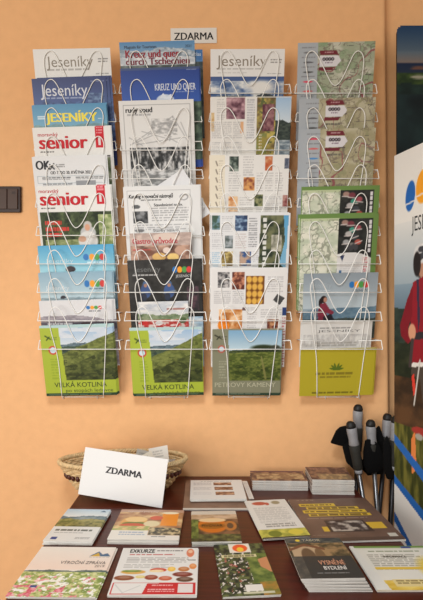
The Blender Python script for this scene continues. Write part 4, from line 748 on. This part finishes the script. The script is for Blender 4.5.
# ------------------------------------------------------------------ trekking poles in the corner behind the table's right end
def pole(top, low, d_top, d_low, label, shaft='alu', flip=1, sc_=.64, strap_pts=None, tip=None):
    """top/low: photo points of the grip's top and of the shaft lower down"""
    A, B = P(*top, d_top), P(*low, d_low); dr = (B - A).normalized()
    Lz = (A.z - .02) / -dr.z; foot = A + dr * Lz
    root = empty('trekking_pole', Matrix.Translation(foot)); tag(root, label, 'trekking pole', 'trekking poles in the corner')
    inv = Matrix.Translation(-foot); side = Vector((flip, 0, 0)); side = (side - dr * side.dot(dr)).normalized()
    def part(name, pts, rs, m, n=14, flat=1.0):
        bm = bmesh.new(); tube(bm, pts, rs, n, flat=flat); bmesh.ops.transform(bm, matrix=inv, verts=bm.verts); return bm_obj(name, bm, M[m], root, True)
    g = lambda s, o=0.0: A + dr * s * sc_ + side * o * sc_
    part('grip_cap', [g(-.004, .002), g(.002, .002), g(.014, .001), g(.024, .0)], [.006, .0105, .0135, .0128], 'black')
    part('grip', [g(.02), g(.03), g(.05), g(.075), g(.095), g(.1)], [.012, .0142, .0138, .0125, .0142, .012], 'grey')
    part('grip_foam', [g(.098), g(.104), g(.13), g(.165), g(.2), g(.206)], [.0125, .0152, .0142, .0132, .0124, .009], 'foam')
    part('collar', [g(.204), g(.206), g(.218), g(.222)], [.0086, .0102, .0102, .0084], 'grey')
    part('shaft', [g(.215), A + dr * (Lz * .55), A + dr * (Lz * .56), A + dr * (Lz - .08)], [.0064, .0064, .0054, .0054], shaft)
    part('tip', [A + dr * (Lz - .085), A + dr * (Lz - .02), A + dr * (Lz + .018)], [.008, .0062, .0022], 'black')
    bq = A + dr * (Lz - .075); bm = bmesh.new(); tube(bm, [bq, bq + dr * .002, bq + dr * .008, bq + dr * .01], [.008, .010, .0105, .009], 20)
    bmesh.ops.transform(bm, matrix=inv, verts=bm.verts); bm_obj('basket_disc', bm, M['black'], root, True)
    for quad, dd in (strap_pts or ()):
        bm = bmesh.new(); fr = [bm.verts.new(P(x, y, dd + .004 * math.sin(x * 1.7 + y))) for x, y in quad]; bk = [bm.verts.new(v.co + Vector((0, .011, 0))) for v in fr]; n = len(fr)
        bm.faces.new(fr); bm.faces.new(bk[::-1])
        for i in range(n): bm.faces.new((fr[i], bk[i], bk[(i + 1) % n], fr[(i + 1) % n]))
        bmesh.ops.recalc_face_normals(bm, faces=bm.faces)
        bmesh.ops.bevel(bm, geom=list(bm.edges), offset=.0028, segments=2, affect='EDGES', profile=.5)
        bmesh.ops.transform(bm, matrix=inv, verts=bm.verts); bm_obj('strap', bm, M['strap'], root, True)
    return root
DP = 1.262
pole((358, 405.5), (357, 452), DP + .018, DP + .018, 'trekking pole whose black tip stands highest, rearmost at the left of the group', 'dark', 1,
     strap_pts=[([(331, 443.5), (337, 431), (341, 427.5), (347, 426), (352, 430), (354, 444), (346, 447), (340, 446)], DP - .008)])
pole((350.5, 422.3), (361.5, 490), DP - .03, DP - .03, 'trekking pole with grey and dark foam grip, leftmost and in front', 'alu', -1,
     strap_pts=[([(343, 447), (350, 442), (359, 447), (363, 462), (363, 474), (358, 480), (355, 471), (347, 463)], DP - .018)])
pole((370.2, 420.8), (376.3, 500), DP - .002, DP - .004, 'trekking pole with short grey grip in the middle of the group', 'alu', 1,
     strap_pts=[([(364, 452), (366, 441), (372, 438), (380, 446), (384, 458), (385, 468), (377, 473), (368, 474), (364, 466)], DP - .016)])
pole((388, 414.6), (383, 470), DP + .028, DP + .028, 'trekking pole with angled grey grip, second from the right', 'dark', -1,
     strap_pts=[([(374, 432), (380, 426), (384, 438), (386, 452), (383, 462), (376, 452)], DP + .010), ([(362, 460), (376, 463), (384, 468), (384, 474), (368, 476), (363, 470)], DP + .007)])
pole((396.5, 417), (392, 495), DP - .057, DP - .057, 'rightmost trekking pole, partly behind the display banner', 'dark', -1,
     strap_pts=[([(384, 444), (388, 436), (391, 446), (392, 466), (396, 478), (388, 480), (384, 468)], DP - .072)])

# ------------------------------------------------------------------ banners
# frontal display board with rounded corners behind
bd = 1.285; bx0 = P(397, 25.5, bd); bw, bh = .8, 2.0; bz0 = 0.0; top = bx0.z; bh = top - .06
cv = Canvas(0, 0, bw, bh, 260, 420, (14, 24, 30)); K = bd / F
Y = lambda py: (py - 25.5) * K
cv.vgrad(0, 0, bw, Y(62), (26, 54, 88), (96, 106, 112)); cv.vgrad(0, Y(52), bw, Y(63.5), (84, 98, 110), (120, 104, 96)); cv.vgrad(0, Y(63), bw, Y(73), (20, 34, 60), (28, 40, 60))
cv.ridge(0, Y(63), bw, bh, Y(72), .008, .05, (30, 48, 24), (62, 80, 36), 501, -.02, .02); cv.ridge(0, Y(70), bw, bh, Y(83), .012, .06, (14, 30, 28), (26, 46, 42), 502, 0, .03)
cv.ell(.062, Y(77), .022, .005, (150, 146, 130), .5); cv.ell(.062, Y(68), .024, .004, (96, 66, 56), .5); cv.noise(0, Y(95), bw, bh, (10, 22, 26), (24, 42, 44), .12, .1, 503)
rc = .02
def clip(c):
    x = c[:, 0] + bw / 2; y = bh - c[:, 1]; dx = np.maximum(np.maximum(rc - x, x - (bw - rc)), 0); dy = np.maximum(rc - y, 0)
    return np.hypot(dx, dy) <= rc + .001
rootd = empty('display_board', Matrix.Translation((bx0.x + bw / 2, bd, .06))); tag(rootd, 'dark landscape display board with rounded corner standing behind the angled banner', 'display board')
o = mesh_obj('panel', cover_mesh('panel', bw, bh, cv, M['vinyl'], clip), None, rootd); o.rotation_euler = (math.pi / 2, 0, 0)
bm = bmesh.new(); box(bm, -bw / 2 + .001, bw / 2 - .001, .0015, .008, 0, bh - .001)
ed = [e for e in bm.edges if all(v.co.z > bh - .01 for v in e.verts) and abs(e.verts[0].co.x - e.verts[1].co.x) < 1e-6]
bmesh.ops.bevel(bm, geom=ed, offset=rc, segments=8, affect='EDGES', profile=.5); bm_obj('backing', bm, M['black'], rootd)
bm = bmesh.new(); box(bm, -bw / 2 + .25, bw / 2 - .03, -.1, .02, -.06, 0, .01); bm_obj('base', bm, M['grey'], rootd)
# roll-up banner turned towards the room, coming forward along the right side
n0 = P(394.3, 156, 1.15); n1 = P(423, 142.5, 1.15 * .922); ax = (n1 - n0); ax.z = 0; ax.normalize(); nw = .68; nz0 = .07; nh = n0.z - nz0
rootn = empty('rollup_banner', Matrix(((ax.x, -ax.y, 0, n0.x + ax.x * nw / 2), (ax.y, ax.x, 0, n0.y + ax.y * nw / 2), (0, 0, 1, nz0), (0, 0, 0, 1))))
tag(rootn, 'angled roll-up banner with a hiker in red and blue diagonal stripes, right edge', 'banner')
cv = Canvas(0, 0, nw, nh, 420, 560, (214, 210, 204))
# paint in metres; U from the left edge, from a photo column at a given height
def U(px): 
    s = (px - VX) / F; return (s * n0.y - n0.x) / (ax.x - s * ax.y)
def V(px, py):
    u = U(px); d = n0.y + ax.y * u; return n0.z - ((VY - py) * d / F + CZ)
def Q(px, py): return (U(px), V(px, py))
hk = V(397, 300)
cv.vgrad(0, V(396, 225), nw, V(396, 330), (206, 204, 200), (98, 122, 138)); cv.vgrad(0, V(396, 285), nw, V(396, 315), (124, 142, 154), (84, 104, 118))
cv.ridge(0, V(396, 290), nw, nh, V(396, 312), .03, .12, (26, 38, 34), (48, 60, 50), 511, 0, .03); cv.ridge(0, V(396, 300), nw, nh, V(396, 345), .03, .1, (24, 32, 22), (46, 50, 34), 512, 0, .03)
cv.noise(0, V(396, 375), nw, V(396, 425), (48, 34, 24), (88, 60, 38), .06, .05, 513); cv.noise(0, V(396, 422), nw, nh, (50, 54, 22), (104, 100, 44), .02, .09, 514, k=3)
# hiker
def pq(l, c): cv.poly([Q(*p) for p in l], c)
hu, hv = Q(424, 259); 
cv.ell(*Q(423, 262), .028, .04, (56, 46, 44)); cv.ell(*Q(425, 266), .022, .032, (170, 124, 102)); cv.ell(*Q(422, 253), .026, .024, (196, 194, 192)); cv.ell(*Q(419, 257), .013, .009, (50, 50, 54)); cv.ell(*Q(422, 249), .012, .008, (60, 60, 66)); cv.ell(*Q(425, 255), .012, .01, (60, 60, 66)); cv.ell(*Q(417, 264), .012, .03, (34, 28, 28))
pq([(413, 282), (424, 276), (440, 282), (440, 364), (412, 364), (411, 330), (410, 305)], (132, 24, 36)); pq([(413, 284), (407, 300), (400, 325), (401, 336), (408, 344), (412, 340), (408, 328), (412, 316)], (116, 20, 32))
pq([(416.5, 280), (419, 279), (420, 320), (418, 334)], (50, 40, 60)); pq([(411, 333), (440, 330), (440, 338), (411, 340)], (44, 38, 44)); cv.ell(*Q(412, 332), .012, .02, (196, 140, 110)); pq([(412, 364), (440, 364), (440, 420), (425, 420), (420, 380), (411, 374)], (70, 60, 54)); pq([(411, 363), (440, 361), (440, 366), (411, 367)], (210, 204, 198))
pq([(411.5, 376), (414, 374), (416, 392), (413.5, 396)], (200, 56, 44)); cv.line(*Q(420, 360), *Q(414, 405), .004, (190, 186, 180)); cv.line(*Q(412.5, 340), *Q(410, 366), .01, (60, 50, 50)); pq([(411, 440), (415, 430), (416.5, 470), (412, 474)], (206, 120, 64)); cv.ell(*Q(421, 432), .03, .01, (150, 50, 44)); cv.ell(*Q(419, 437), .012, .008, (150, 146, 136))
# stripes and white foot
pq([(390, 428), (397, 437), (423, 470), (460, 512), (460, 527), (423, 481.5), (397, 446), (390, 437)], (34, 92, 164)); pq([(390, 468), (396, 477.5), (423, 511.5), (470, 570), (470, 900), (396, 900), (390, 600)], (212, 210, 206)); pq([(390, 468), (396, 477), (423, 510.5), (470, 570), (470, 582), (423, 521), (396, 485), (390, 478)], (34, 92, 164))
pq([(390, 506), (396, 514), (412, 546), (430, 580), (430, 590), (412, 556), (396, 524), (390, 514)], (34, 92, 164))
# logo and name
for px, py, rx, ry, c in ((410.3, 196, .0155, .037, (34, 92, 164)), (422.8, 186, .021, .04, (226, 150, 40)), (432, 188, .02, .038, (80, 150, 76)), (440, 190, .018, .036, (200, 60, 56))):
    u, v = Q(px, py); cv.ell(u, v, rx, ry, c, .1, .12); cv.line(u - rx * 1.1, v + ry * .52, u + rx * 1.1, v + ry * .36, .0035, (214, 210, 204))
a, b = U(411.6), U(423.4); cv.text('JESENÍKY', a, a + (b - a) * 2.75, V(414, 231), .036, (56, 56, 58))
o = mesh_obj('panel', cover_mesh('panel', nw, nh, cv, M['vinyl']), None, rootn); o.rotation_euler = (math.pi / 2, 0, 0)
bm = bmesh.new(); box(bm, -nw / 2, nw / 2, .0006, .0014, 0, nh); bm_obj('backing', bm, M['pages'], rootn)
bm = bmesh.new(); box(bm, -nw / 2 - .01, nw / 2 + .01, -.045, .045, -nz0, 0, .015); bm_obj('cassette', bm, M['alu'], rootn)
bm = bmesh.new(); tube(bm, [(0, .014, .002), (0, .014, nh - .004)], .006, 10); bm_obj('support_pole', bm, M['alu'], rootn, True)
bm = bmesh.new(); box(bm, -nw / 2, nw / 2, .0015, .012, nh - .018, nh + .001, .002); bm_obj('top_rail', bm, M['alu'], rootn)
